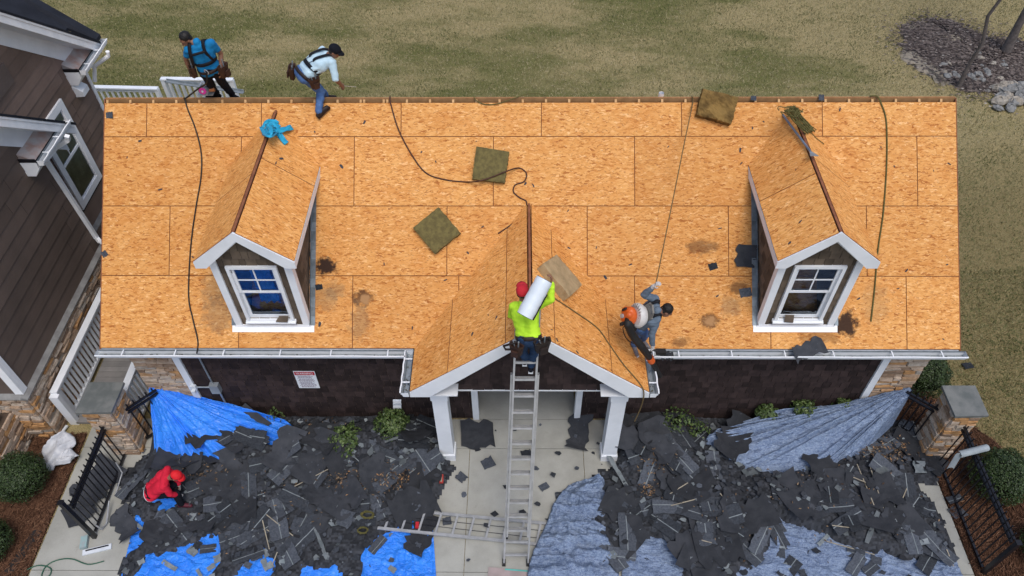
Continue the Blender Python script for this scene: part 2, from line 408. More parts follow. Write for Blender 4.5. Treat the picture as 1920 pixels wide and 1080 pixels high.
def stones(mb, O, U, V, N, w, h, out=.05, hmin=.05, hmax=.11, big=.12):
    """random ledge stone courses covering a w x h wall"""
    O, U, V, N = map(Vector, (O, U, V, N)); v = 0
    while v < h - .01:
        ch = min(random.uniform(hmin, hmax), h - v)
        if h - v - ch < .03: ch = h - v
        u = 0; skew = random.uniform(-.012, .012)
        while u < w - .01:
            ln = random.uniform(.12, .42)
            if w - u - ln < .08: ln = w - u
            pr = random.uniform(.35, 1) * out; j = lambda s=.008: random.uniform(-s, s)
            var = random.random() if random.random() > big else 1.0
            a = [O + U * (u + .004) + V * (v + .003), O + U * (u + ln - .004) + V * (v + .003), O + U * (u + ln - .004) + V * (v + ch - .003), O + U * (u + .004) + V * (v + ch - .003)]
            b = [p + N * (pr + j(.012)) + U * (j(.01) + (.008 if i in (0, 3) else -.008)) + V * (j() + (.005 if i < 2 else -.005)) for i, p in enumerate(a)]
            mb.hexa([*a, *b], 0, var)
            u += ln
        v += ch
def gutter(mb, p, q, out, drop=.0, w=.13, h=.11, hang=.9):
    """open trough from p to q (top back edge), out = outward unit vector"""
    p, q, out = Vector(p), Vector(q), Vector(out); Z = Vector((0, 0, 1)); d = q - p; L = d.length; d = d / L
    prof = [(0, 0), (0, -h), (w * .72, -h), (w * .86, -h * .45), (w, -h * .35), (w, .0)]
    n = 24
    for a, b in zip(prof[:-1], prof[1:]):
        rows = [[p + d * L * i / n + out * a[0] + Z * a[1], p + d * L * i / n + out * b[0] + Z * b[1]] for i in range(n + 1)]
        mb.grid(rows, 0)
        rows2 = [[r[0] + out * (.004 if a[0] > 0 else -.002) - Z * .004, r[1] + out * .004 - Z * .004] for r in rows]
        mb.grid(rows2, 1)
    for i in range(n):       # slightly wavy white lip
        w0 = math.sin(i * .9) * .004; w1 = math.sin((i + 1) * .9) * .004
        a = p + d * L * i / n + out * (w - .004 + w0); b = p + d * L * (i + 1) / n + out * (w - .004 + w1)
        mb.obox(a - Z * .006, b - a, out * .022, Z * .016, 1)
    for e in (p, q):         # end caps
        mb.face([e + out * a[0] + Z * a[1] for a in prof], 1)
        mb.face([e + out * a[0] + Z * a[1] + d * (.003 if e is q else -.003) for a in reversed(prof)], 1)
    k = hang * .5
    while k < L:
        a = p + d * k; mb.obox(a - Z * .012, d * .022, out * w, Z * .012, 1); k += hang * random.uniform(.9, 1.15)
    # leaf litter lying in the trough
    for i in range(int(L * 14)):
        a = p + d * random.uniform(.03, L - .03) + out * random.uniform(.02, w * .65) - Z * (h - .008)
        s = random.uniform(.006, .02); mb.obox(a, d * s * 1.6, out * s, Z * .006, 2, random.random())
M_LITTER = simple('gutter_grit', (.10, .10, .085), (.05, .05, .045), 20, .9)

# ================================================================== SETTING: ground
g = MB()
xs = list(np.linspace(-60, 60, 41)); ys = list(np.linspace(-40, 80, 41))
g.grid([[(x, y, 0.0) for x in xs] for y in ys]); lawn = g.build('lawn', M_LAWN); tag(lawn, kind='structure')
# concrete courtyard with joints
g = MB()
def slab(x0, x1, y0, y1, z=.03): g.box(x0, x1, y0, y1, -.1, z)
for (a, b) in ((-8.75, -6.4), (-6.39, -4.2), (-4.19, -1.12), (-1.11, 1.10), (1.11, 3.6), (3.61, 6.2), (6.21, 7.78)):
    for (c, e) in ((-5, -2.85), (-2.84, -.41), (-.40, .255)): slab(a, b, c, e)
slab(-.98, .98, .265, 6.2)
tag(g.build('courtyard_paving', M_CONC), kind='structure')

# ================================================================== MAIN HOUSE
house = thing('roofless_house', 'low house with dark shingle walls and a stripped orange board roof with two dormers', 'house', (0, 3.38, 0))
# roof deck boards
def seam_list(pxs, py, lo=-HX, hi=HX):
    s = sorted([lo] + [at(x, py, roof=0).x for x in pxs] + [hi]); return s
S0, STEP = 1.263, 1.2192
top_s = 4.386 - .085
mb = MB()
rows = [(0, S0, seam_list([448, 661, 860, 1190, 1445, 1700], 600)),
        (S0, S0 + STEP, seam_list([318, 575, 838, 1101, 1366, 1625], 450)),
        (S0 + STEP, S0 + 2 * STEP, seam_list([452, 664, 925, 1190, 1455, 1720], 320)),
        (S0 + 2 * STEP, top_s, seam_list([275, 490, 752, 1015, 1278, 1542], 230))]
osb_plane(mb, (0, 0, EAVE), (1, 0, 0), (0, CP, SP), (0, -SP, CP), rows, [(-HX, 0), (HX, 0), (HX, top_s), (-HX, top_s)])
roof = mb.build('roof', [M_OSB, M_EDGE, M_SEAM], house)
mb = MB()                      # back slope boards and the board edges along the ridge
osb_plane(mb, (0, 2 * RUN, EAVE), (-1, 0, 0), (0, -CP, SP), (0, SP, CP),
          [(k * STEP - .4, (k + 1) * STEP - .4, [-HX + 2.438 * j - (k % 2) * 1.2 for j in range(8)]) for k in range(4)],
          [(-HX, 0), (HX, 0), (HX, 4.37), (-HX, 4.37)])
mb.build('back_roof', [M_OSB, M_EDGE, M_SEAM], house)
mb = MB()                      # rafters seen in the open ridge slot, and the ridge board
Nv = Vector((0, -SP, CP)); Vv = Vector((0, CP, SP))
k = 0; x = -HX + .02
while x < HX:
    for dx in ((0,) if random.random() > .06 else (0, .06)):
        mb = MB(); mb.obox(onroof(x + dx, 0.02, -.16), (.038, 0, 0), Vv * 4.34, Nv * .145); mb.build('rafter', M_LUMBER, house)
    x += .4064 if abs(x + .4064 - HX) > .3 else .38
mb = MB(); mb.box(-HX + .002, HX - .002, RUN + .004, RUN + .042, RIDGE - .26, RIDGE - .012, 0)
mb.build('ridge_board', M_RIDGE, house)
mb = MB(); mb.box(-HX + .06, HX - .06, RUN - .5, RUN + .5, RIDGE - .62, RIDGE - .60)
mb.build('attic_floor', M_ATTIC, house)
for sx in (-1, 1):             # verge boards at both gable ends
  for half in (0, 1):
    mb = MB()
    a = onroof(sx * HX, -.02, -.19)
    if half == 0: mb.obox(a if sx > 0 else a - Vector((.022, 0, 0)), (.022, 0, 0), Vv * 4.40, Nv * .17)
    a = Vector((sx * HX, 2 * RUN + .016, EAVE)) - Vector((0, SP, CP)) * .19
    if half: mb.obox(a if sx > 0 else a - Vector((.022, 0, 0)), (.022, 0, 0), Vector((0, -CP, SP)) * 4.36, Vector((0, SP, CP)) * .17)
    mb.build('verge_board', M_DARKWOOD, house)
for bb in ((-HX, -1.99, .012, .032, EAVE - .24, EAVE - .045), (2.02, HX, .012, .032, EAVE - .24, EAVE - .045), (-HX, HX, 2 * RUN - .05, 2 * RUN - .02, EAVE - .24, EAVE - .05)):
    mb = MB(); mb.box(*bb); mb.build('fascia', M_WHITE2, house)
for bb in ((-HX + .02, HX - .02, .036, .275, EAVE - .24, EAVE - .225), (-HX + .02, HX - .02, 6.5, 6.7, EAVE - .24, EAVE - .225)):
    mb = MB(); mb.box(*bb); mb.build('soffit', M_WHITE2, house)
GM = [M_ALU, M_WHITE, M_LITTER]
for a, b in (((-7.52, .008, EAVE - .055), (-1.99 - .12, .008, EAVE - .055)), ((2.03 + .12, .008, EAVE - .055), (7.56, .008, EAVE - .055))):
    mb = MB(); gutter(mb, a, b, (0, -1, 0)); mb.build('gutter', GM, house)
for sx, xx in ((-1, -1.99), (1, 2.03)):
    mb = MB(); gutter(mb, (xx, -.88, EAVE - .055), (xx, -.0, EAVE - .055), (sx, 0, 0), hang=.42); mb.build('gutter', GM, house)
# walls
mb = MB()
mb.box(-7.28, -1.07, .30, 6.45, .0, EAVE - .2); mb.box(1.07, 7.28, .30, 6.45, .0, EAVE - .2)
mb.box(-1.07, 1.07, .30, 6.45, 2.25, EAVE - .2)
for sx in (-7.28, 7.20):      # gable end triangles
    mb.prism([(sx, .45, EAVE - .19), (sx, 6.3, EAVE - .19), (sx, RUN, RIDGE - .34)], (.08, 0, 0))
mb.build('wall', M_LAP2, house)
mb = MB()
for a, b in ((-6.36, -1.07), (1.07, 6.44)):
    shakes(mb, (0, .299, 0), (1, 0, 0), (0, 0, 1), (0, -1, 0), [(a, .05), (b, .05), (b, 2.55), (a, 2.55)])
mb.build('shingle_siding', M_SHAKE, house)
for a, b in ((-7.30, -6.5), (6.58, 7.30)):
    mb = MB(); stones(mb, (a, .298, 0), (1, 0, 0), (0, 0, 1), (0, -1, 0), b - a, 2.5, .05)
    mb.build('stone_facing', M_STONE, house)
for a in (-6.5, 6.44):
    mb = MB(); mb.box(a + .005, a + .135, .255, .298, 0, 2.5); mb.build('corner_board', M_WHITE, house)
for a in (-1.075, .955):
    mb = MB(); mb.box(a, a + .12, .245, .42, .03, 2.3); mb.build('door_jamb', M_WHITE, house)
# porch gable
PX, PW, PY0, PZR = .02, 1.985, -.885, EAVE + 1.985 * math.tan(PH)
PL = PW / CP
for sx in (-1, 1):
    mb = MB(); U = Vector((0, 1, 0)); V = Vector((-sx * CP, 0, SP)); N = Vector((sx * SP, 0, CP))
    O = Vector((PX + sx * PW, PY0, EAVE + .002))
    slot = .055; yv = lambda s: s * CP * 1.0      # valley: main roof y equals height/tan
    # polygon in (along y, up slope); valley edge where porch height meets the main slope
    ymax0 = 0 - PY0; ymaxT = (PL - slot) * CP - PY0
    poly = [(0, 0), (ymax0 + .02, 0), (ymaxT + .02, PL - slot), (0, PL - slot)]
    seams = [-.5, .78 if sx < 0 else .74, 3.4]
    rows = [(0, 1.24, [-.9, 9] if False else [-.4, 2.04, 4.4]), (1.24, 3, [-.4, 1.0, 3.4])]
    # sheets stand upright on this little roof: seams run up the slope
    rws = [(0, .86, [-.5, 4.5]), (.86, 2.08, [-.5, 4.5]), (2.08, 3, [-.5, 4.5])]
    if sx > 0: O2, U2 = O, U
    pts = poly
    if sx > 0:
        osb_plane(mb, O, U, V, N, [(a, b, c) for a, b, c in rws], pts, rot=1)
    else:      # keep the winding counter-clockwise seen from above
        P2 = [(-u, v) for u, v in reversed(pts)]
        osb_plane(mb, O, -U, V, N, [(a, b, [-q for q in reversed(c)]) for a, b, c in rws], P2, rot=1)
    mb.build('porch_roof', [M_OSB2, M_EDGE, M_SEAM], house)
mb = MB()
mb.box(PX - .019, PX + .019, PY0 + .01, 1.93, PZR - .16, PZR - .012)
y = PY0 + .25
while y < 1.6:
    for sx in (-1, 1): mb.beam((PX + sx * .02, y, PZR - .075), (PX + sx * .35, y, PZR - .075 - .35 * math.tan(PH)), .038, .09)
    y += .42
mb.build('porch_ridge_board', M_DARKWOOD, house)
mb = MB()
for sx in (-1, 1):     # rake boards with level-cut tails, fascia along the porch eaves
    a = (PX + sx * .0, PY0 - .02, PZR - .018); tp = [(0, -.018), (1.985, EAVE - .018 - PZR), (1.985, EAVE - .135 - PZR), (1.66, EAVE - .135 - PZR), (0, -.245)]
    pl = [(PX + sx * u, PY0 - .022, PZR + v) for u, v in tp]
    mb.prism(pl if sx < 0 else list(reversed(pl)), (0, .045, 0))
    mb.box(*sorted((PX + sx * 1.955, PX + sx * 1.975)), PY0 + .03, .0, EAVE - .2, EAVE - .03)
    pl = [(PX + sx * u, PY0 + .03, EAVE + v) for u, v in ((1.2, -.165), (1.95, -.165), (1.95, -.19), (1.2, -.19))]
    mb.prism(pl, (0, .85, 0))
mb.build('rake_board', M_WHITE, house)
mb = MB()              # shingled gable face and the boxed beam beneath
tri = [(-1.6, 2.40 - 0), (1.6, 2.40), (1.6, EAVE + .06), (0, PZR - .28), (-1.6, EAVE + .06)]
mb.prism([(PX + u, -.60, v) for u, v in tri], (0, .05, 0))
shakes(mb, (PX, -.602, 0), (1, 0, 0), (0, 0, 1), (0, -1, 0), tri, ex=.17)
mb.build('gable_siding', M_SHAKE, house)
mb = MB(); mb.box(PX - 1.62, PX + 1.62, -.618, -.38, 2.365, 2.396)
for sx in (-1, 1): mb.box(*sorted((PX + sx * 1.45, PX + sx * 1.72)), -.62, .25, 2.30, 2.358)
for sx in (-1, 1): mb.box(*sorted((PX + sx * 1.28, PX + sx * 1.80)), -.70, -.605, 2.398, 2.55)
mb.build('porch_beam', M_WHITE, house)
for cx in (-1.535, 1.585):
    mb = MB()
    def bx(w, z0, z1): mb.box(cx - w, cx + w, -.52 - w, -.52 + w, z0, z1)
    bx(.132, .03, 2.295); bx(.157, .028, .22); bx(.145, .22, .235); bx(.146, 2.12, 2.14); bx(.151, 2.14, 2.30); bx(.175, 2.30, 2.33); bx(.185, 2.33, 2.357)
    mb.build('porch_column', M_WHITE, house)
# dormers
def dormer(xl, xr, yf, rx, blue):
    z0 = EAVE + yf * math.tan(PH); ze = 4.785; zr = 5.425; hw = .79; tn = (zr - ze) / hw
    L = math.hypot(hw, zr - ze); cs, sn = hw / L, (zr - ze) / L
    yv = lambda z: (z - EAVE) / math.tan(PH)
    mb = MB()
    zw = 4.62
    for sx, xw in ((-1, xl), (1, xr)):        # cheek walls
        pts = [(yf, z0 + .02), (yv(zw), zw), (yf, zw)]
        q = [(xw - sx * .03, a, b) for a, b in pts]
        mb.prism(q, (-sx * .06, 0, 0), 0)
        if sx > 0: shakes(mb, (xw - .03, 0, 0), (0, 1, 0), (0, 0, 1), (1, 0, 0), [pts[0], pts[1], pts[2]], ex=.15)
        else: shakes(mb, (xw + .03, 0, 0), (0, -1, 0), (0, 0, 1), (-1, 0, 0), [(-pts[0][0], pts[0][1]), (-pts[2][0], pts[2][1]), (-pts[1][0], pts[1][1])], ex=.15)
    wx0, wx1 = (xl + xr) / 2 - .41, (xl + xr) / 2 + .41; wz0, wz1 = z0 + .10, z0 + 1.50
    face = [(xl + .03, z0), (xr - .03, z0), (xr - .03, zw + .08), (rx, zr - .12), (xl + .03, zw + .08)]
    # wall panels round the window opening
    def slabp(a, b, c, e): mb.box(a, b, yf + .01, yf + .06, c, e)
    slabp(xl + .03, wx0 + .04, z0, zw); slabp(wx1 - .04, xr - .03, z0, zw); slabp(wx0 + .04, wx1 - .04, z0, wz0 + .03); slabp(wx0 + .04, wx1 - .04, wz1 - .03, zw)
    mb.prism([(u, yf + .01, v) for u, v in ((xl + .03, zw + .001), (xr - .03, zw + .001), (xr - .03, zw + .06), (rx, zr - .13), (xl + .03, zw + .06))], (0, .05, 0))
    shakes(mb, (0, yf + .009, 0), (1, 0, 0), (0, 0, 1), (0, -1, 0), face, ex=.165, w=(.1, .19), holes=[(wx0, wx1, wz0, wz1)])
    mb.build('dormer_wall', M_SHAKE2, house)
    for sx, xw in ((-1, xl), (1, xr)):
        mb = MB(); a, b = sorted((xw, xw - sx * .115)); mb.box(a, b, yf - .03, yf + .008, z0 - .0, zw + .06)
        a, b = sorted((xw + sx * .006, xw - sx * .028)); mb.box(a, b, yf - .028, yf + .09, z0 + .02, zw)
        mb.build('dormer_corner_board', M_WHITE, house)
    yr = yf - .16
    for sx in (-1, 1):
        mb = MB(); U = Vector((0, 1, 0)); V = Vector((-sx * cs, 0, sn)); N = Vector((sx * sn, 0, cs)); O = Vector((rx + sx * hw, yr, ze))
        sl = .05; poly = [(0, 0), (yv(ze) - yr + .02, 0), (yv(ze + (L - sl) * sn) - yr + .02, L - sl), (0, L - sl)]
        rw = [(0, L + 1, [-.5, 1.55 + .2 * sx, 5])]
        if sx > 0: osb_plane(mb, O, U, V, N, rw, poly, rot=1)
        else: osb_plane(mb, O, -U, V, N, [(a, b, [-q for q in reversed(c)]) for a, b, c in rw], [(-u, v) for u, v in reversed(poly)], rot=1)
        mb.build('dormer_roof', [M_OSB2, M_DARKWOOD, M_SEAM], house)
    mb = MB()
    mb.box(rx - .018, rx + .018, yr + .01, yv(zr) - .02, zr - .14, zr - .018)
    y = yr + .2
    while y < yv(zr) - .3:
        for sx in (-1, 1): mb.beam((rx + sx * .019, y, zr - .085), (rx + sx * .3, y, zr - .085 - .3 * tn), .038, .08)
        y += .41
    mb.build('dormer_ridge_board', M_DARKWOOD, house)
    mb = MB()
    for sx in (-1, 1):
        tp = [(0, -.016), (hw, ze - .016 - zr), (hw, ze - .15 - zr), (hw - .17, ze - .15 - zr), (0, -.20)]
        pl = [(rx + sx * u, yr - .022, zr + v) for u, v in tp]; mb.prism(pl if sx < 0 else list(reversed(pl)), (0, .03, 0))
        tp = [(0, -.20), (hw - .16, ze - .13 - zr), (hw - .16, ze - .22 - zr), (0, -.29)]
        pl = [(rx + sx * u, yf - .05, zr + v) for u, v in tp]; mb.prism(pl if sx < 0 else list(reversed(pl)), (0, .055, 0))
        tp = [(0.02, -.19), (hw - .03, ze - .135 - zr), (hw - .03, ze - .15 - zr), (.02, -.205)]
        pl = [(rx + sx * u, yr + .01, zr + v) for u, v in tp]; mb.prism(pl if sx < 0 else list(reversed(pl)), (0, .11, 0))
        a, b = sorted((rx + sx * (hw - .002), rx + sx * (hw - .026))); mb.prism([(a, yr + .01, ze - .145), (a, yr + .01, ze - .016), (a, yv(ze) - .02, ze - .016), (a, yv(ze - .14), ze - .145)], (b - a, 0, 0))
        xw = xl if sx < 0 else xr
        a, b = sorted((xw - sx * .02, rx + sx * (hw - .03))); mb.box(a, b, yf - .02, yv(ze) - .2, ze - .16, ze - .146)
    mb.build('dormer_rake_board', M_WHITE, house)
    # flashing: white tape under the sill wall, metal steps along the cheek seen from here
    mb = MB(); fa = yf / CP
    mb.obox(onroof(xl - .07, fa - .135, .004), (xr - xl + .14, 0, 0), Vv * .14, Nv * .006)
    for xw in (xl, xr):
        mb.obox(onroof(xw - .03, fa, .004), (.07, 0, 0), Vv * .10, Nv * .006)
    mb.box(xl - .02, xr + .02, yf - .04, yf - .034, z0 - .03, z0 + .025)
    mb.build('flashing_tape', M_MEMB, house)
    for sx, xw in ((-1, xl), (1, xr)):
        mb = MB(); s = fa - .02
        while s < yv(zw) / CP - .05:
            ln = .17; a = onroof(xw + (0 if sx > 0 else -.085), s, .006 + random.uniform(0, .004))
            mb.obox(a, (.085, 0, 0), Vv * ln, Nv * .004, 0, random.random()); 
            b = onroof(xw + sx * .004, s, .006); mb.obox(b, (.004, 0, 0), Vv * ln, Nv * .07, 0, random.random()); s += ln - .006
        mb.build('step_flashing', M_STEEL, house)
    # window
    mb = MB(); y0 = yf - .045; y1 = yf + .07
    def fr(a, b, c, e, w, ya, yb, mbx): 
        mbx.box(a, a + w, ya, yb, c, e); mbx.box(b - w, b, ya, yb, c, e); mbx.box(a + w, b - w, ya, yb, e - w, e); mbx.box(a + w, b - w, ya, yb, c, c + w)
    fr(wx0, wx1, wz0, wz1, .055, y0, y1, mb)
    mb.prism([(wx0 - .02, y0 - .035, wz0 + .0), (wx0 - .02, y0 - .035, wz0 + .03), (wx0 - .02, yf + .05, wz0 + .075), (wx0 - .02, yf + .05, wz0)], (wx1 - wx0 + .04, 0, 0))
    win = mb.build('window', M_WHITE, house)
    zm = (wz0 + wz1) / 2 + .03
    for (c, e, ya, cross) in ((zm, wz1 - .055, yf + .0, True), (wz0 + .075, zm + .03, yf + .03, False)):
        mb = MB(); fr(wx0 + .056, wx1 - .056, c, e, .045, ya, ya + .03, mb)
        if cross:
            xm = (wx0 + wx1) / 2; zc = (c + e) / 2
            mb.box(xm - .011, xm + .011, ya + .006, ya + .022, c + .045, e - .045); mb.box(wx0 + .1, xm - .011, ya + .006, ya + .022, zc - .011, zc + .011); mb.box(xm + .011, wx1 - .1, ya + .006, ya + .022, zc - .011, zc + .011)
        mb.build('sash', M_WHITE, win)
        mb = MB(); mb.face([(wx0 + .1, ya + .016, c + .045), (wx1 - .1, ya + .016, c + .045), (wx1 - .1, ya + .016, e - .045), (wx0 + .1, ya + .016, e - .045)])
        mb.build('pane', M_GLASS, win)
    mb = MB()       # dark-coloured niche standing in for the unlit inside
    a, b, c, e, d1, d2 = wx0 + .03, wx1 - .03, wz0 + .0, wz1 + .0, yf + .075, yf + .75
    mb.face([(a, d2, c), (b, d2, c), (b, d2, e), (a, d2, e)]); mb.face([(a, d1, c), (a, d2, c), (a, d2, e), (a, d1, e)]); mb.face([(b, d1, c), (b, d2, c), (b, d2, e), (b, d1, e)])
    mb.face([(a, d1, e), (b, d1, e), (b, d2, e), (a, d2, e)]); mb.face([(a, d1, c), (b, d1, c), (b, d2, c), (a, d2, c)])
    mb.build('dormer_dark_niche', M_ROOM, house)
    return wx0, wx1, wz0, wz1, yf
DL = dormer(-5.063, -3.778, .321, -4.42, True)
DR = dormer(3.962, 5.268, .332, 4.62, False)
# plumbing vent behind the ridge, and small fittings on the front wall
mb = MB(); q = at(1240, 176, Y=RUN + .55)
mb.tube([(q.x, q.y, q.z - .45), (q.x, q.y, q.z + .02)], .05, 12, caps=False); mb.tube([(q.x, q.y, q.z + .02), (q.x, q.y, q.z - .1)], .042, 12, caps=False)
mb.build('vent_pipe', M_WHITE, house, True)
mb = MB(); q = at(745, 757, Y=.24); mb.box(q.x - .07, q.x + .07, .2, .28, q.z - .08, q.z + .07); mb.prism([(q.x - .08, .16, q.z - .04), (q.x - .08, .28, q.z + .09), (q.x - .08, .28, q.z + .07), (q.x - .08, .16, q.z - .06)], (.16, 0, 0))
mb.build('vent_hood', M_WHITE2, house)
#--STAGE2--
# ================================================================== NEIGHBOUR HOUSE on the left
nb = thing('brown_house', 'tall brown lap sided house with white trim and stone base at the left edge', 'house', (-11.5, 3, 0))
def laps(mb, X, y0, y1, z0, ztop, ex, mi=0, axis='x', hole=None):
    """lap boards on a wall facing +X (axis x) or facing -Y (axis y); ztop(y) gives the sloping top"""
    z = z0
    while z < 9:
        segs = [y0]; 
        while segs[-1] < y1: segs.append(segs[-1] + random.uniform(2.2, 4.2))
        segs[-1] = y1; any_ = False
        for a, b in zip(segs[:-1], segs[1:]):
            n = max(1, int((b - a) / .12)); vs = random.random()
            for i in range(n):
                u0 = a + (b - a) * i / n + (.003 if i == 0 else 0); u1 = a + (b - a) * (i + 1) / n - (.003 if i == n - 1 else 0)
                t0, t1 = min(z + ex - .009, ztop(u0)), min(z + ex - .009, ztop(u1))
                if max(t0, t1) <= z + .005: continue
                if hole and u1 > hole[0] and u0 < hole[1] and z + ex > hole[2] and z < hole[3]: any_ = True; continue
                t0, t1 = max(t0, z), max(t1, z); any_ = True
                k0, k1 = (t0 - z) / (ex + .01), (t1 - z) / (ex + .01); th = .018
                f = (lambda u, w, o: (X + o, u, w)) if axis == 'x' else (lambda u, w, o: (u, X - o, w))
                q = [f(u0, z, th), f(u1, z, th), f(u1, t1, th * (1 - k1) + .002), f(u0, t0, th * (1 - k0) + .002)]
                mb.face(q, mi, vs); mb.face([f(u0, z, 0), f(u1, z, 0), f(u1, z, th), f(u0, z, th)], mi, vs)
        if not any_: break
        z += ex
XB, XF = -9.78, -9.40; TN = math.tan(R(40.3))
rakeB = lambda y: 4.423 + (7.083 - y) * TN - .48      # top of siding under the far rake
rakeF = lambda y: 4.195 + (4.452 - y) * TN - .42
mb = MB(); laps(mb, XB, 3.4, 6.78, 1.42, rakeB, .235, hole=(4.42, 5.41, 1.98, 3.95))
mb.prism([(XB - .004, 3.0, 1.3), (XB - .004, 6.78, 1.3), (XB - .004, 6.78, rakeB(6.78)), (XB - .004, 3.0, rakeB(3.0))], (-.1, 0, 0), 1)
laps(mb, XB, 0.2, 3.4, 4.4, rakeB, .235)
mb.prism([(XB - .004, 0, 4.4), (XB - .004, 3.0, 4.4), (XB - .004, 3.0, rakeB(3)), (XB - .004, 0, rakeB(0))], (-.1, 0, 0), 1)
mb.build('far_wall', [M_LAP, M_LAPSHADE], nb)
mb = MB(); laps(mb, XF, -.08, 3.80, 1.46, lambda y: min(rakeF(y), 9), .30)
mb.prism([(XF - .004, -.08, 1.3), (XF - .004, 3.8, 1.3), (XF - .004, 3.8, rakeF(3.8)), (XF - .004, -.08, rakeF(-.08))], (-.1, 0, 0), 1)
mb.box(XB, XF - .006, 3.70, 3.795, 1.3, rakeF(3.8))
laps(mb, -.08, -15, XF, 1.46, lambda u: 6.0, .30, axis='y')
mb.box(-15, XF - .1, -.074, .05, 1.3, 6.5, 1)
mb.build('near_wall', [M_LAP2, M_LAPSHADE], nb)
def cboard(name, *b): 
    mb = MB(); mb.box(*b); mb.build(name, M_WHITE_LIFT, nb)
cboard('corner_board', XB - .1, XB + .03, 6.70, 6.80, 1.42, rakeB(6.8))
cboard('corner_board', XF - .12, XF + .035, -.115, -.08 + .03, 1.46, rakeF(0))
cboard('corner_board', XF + .005, XF + .036, -.048, .04, 1.46, rakeF(0))
def rake(y0, y1, ztop, X, Xw, name):
    def strip(a, b, x0, x1, mat, nm):
        mb = MB(); mb.prism([(x0, y0, ztop(y0) + a), (x0, y1, ztop(y1) + a), (x0, y1, ztop(y1) + b), (x0, y0, ztop(y0) + b)], (x1 - x0, 0, 0)); return mb.build(nm, mat, nb)
    strip(-.235, -.06, X - .03, X, M_WHITE_LIFT, 'rake_board'); strip(-.062, -.01, X - .03, X + .02, M_WHITE_LIFT, 'rake_moulding')
    strip(-.64, -.235, Xw, Xw + .03, M_WHITE, 'frieze_board')
    mb = MB(); mb.prism([(X + .03, y0, ztop(y0) - .01), (X + .03, y1 + .05, ztop(y1 + .05) - .01), (X + .03, y1 + .05, ztop(y1 + .05) + .05), (X + .03, y0, ztop(y0) + .05)], (-4.5, 0, 0)); mb.build('roof', M_ROOF, nb)
    mb = MB(); mb.prism([(X - .03, y0, ztop(y0) - .235), (X - .03, y1, ztop(y1) - .235), (X - .03, y1, ztop(y1) - .215), (X - .03, y0, ztop(y0) - .215)], (Xw - X + .03, 0, 0)); mb.build('soffit', M_WHITE, nb)
zB = lambda y: 4.423 + (7.083 - y) * TN
zF = lambda y: 4.195 + (4.452 - y) * TN
rake(1.0, 7.10, zB, -9.40, XB, 'b'); rake(-2.5, 4.46, zF, -9.02, XF, 'f')
def cornice(X, y0, y1, z, Xw):
    """boxed return under the rake end with a flashed top, gutter and tapered end"""
    mb = MB(); mb.prism([(Xw, y0, z - .02), (X - .16, y0, z - .02), (X - .16, y0, z - .16), (X - .3, y0, z - .34), (Xw, y0, z - .34)], (0, y1 - y0, 0)); b = mb.build('cornice_return', M_WHITE_LIFT, nb)
    mb = MB(); mb.prism([(Xw, y0 + .03, z - .018), (X - .15, y0 + .03, z - .018), (Xw, y0 + .03, z + .16)], (0, y1 - y0 - .06, 0)); mb.build('flashing', M_COPPER, b)
    mb = MB(); mb.box(X - .155, X - .13, y0, y1, z - .02, z + .03); mb.box(Xw, X - .16, y0 + .0, y0 + .028, z - .016, z + .05); mb.build('drip_edge', M_BLACK, b)
    mb = MB(); gutter(mb, (X - .125, y0, z + .03), (X - .125, y1 + .1, z + .03), (1, 0, 0), hang=.5); mb.build('gutter', [M_ALU, M_WHITE_LIFT, M_LITTER], b)
cornice(-9.30, 6.05, 7.2, 4.36, XB); cornice(-8.93, 3.05, 4.2, 4.38, XF)
mb = MB()          # higher main roof behind the gable
mb.prism([(-9.35, 7.0, 4.55), (-9.35, 7.22, 4.55), (-14, 7.22, 8.45), (-14, 3, 8.45), (-9.82, 3, 4.86), (-9.82, 6.95, 4.86)], (0, 0, -.08)); mb.build('roof', M_ROOF, nb)
# downspouts
mb = MB(); pts = [(-8.86, 3.9, 4.33), (-8.90, 3.93, 4.22), (-9.24, 3.93, 4.02), tuple(at(86, 300, X=-9.33)), tuple(at(181, 446, X=-9.33)), tuple(at(187, 453, X=-9.25)), tuple(at(192, 456, X=-9.12))]
for a, b in zip(pts[:-1], pts[1:]): mb.beam(a, b, .085, .07, up=(0, 1, 0))
mb.build('downspout', M_WHITE_LIFT, nb)
mb = MB(); mb.tube([(-9.22, 7.0, 4.26), (-9.24, 7.0, 4.15), (-9.6, 6.9, 3.95), (-9.72, 6.85, 3.6)], .045, 8); mb.build('downspout', M_WHITE_LIFT, nb)
# window on the far wall
wy0, wy1, wz0, wz1 = 4.02, 5.54, 1.90, 3.98
_a, _b, _c = at(192, 330, X=XB + .06), at(157, 394, X=XB + .06), at(114, 186, X=XB + .06); wy0, wy1, wz0, wz1 = _b.y, _a.y, (_a.z + _b.z) / 2, _c.z
def frx(y0, y1, z0, z1, w, xa, xb):
    mb = MB(); mb.box(xa, xb, y0, y0 + w, z0, z1); mb.box(xa, xb, y1 - w, y1, z0, z1); mb.box(xa, xb, y0 + w, y1 - w, z1 - w, z1); mb.box(xa, xb, y0 + w, y1 - w, z0, z0 + w); return mb
win = frx(wy0, wy1, wz0, wz1, .155, XB - .0, XB + .06).build('window', M_WHITE_LIFT, nb)
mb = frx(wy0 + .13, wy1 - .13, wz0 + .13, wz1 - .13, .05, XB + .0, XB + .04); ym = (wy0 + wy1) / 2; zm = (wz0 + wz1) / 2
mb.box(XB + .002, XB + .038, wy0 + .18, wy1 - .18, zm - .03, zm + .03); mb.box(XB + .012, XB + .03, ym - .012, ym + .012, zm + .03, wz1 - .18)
mb.build('sash', M_WHITE_LIFT, win)
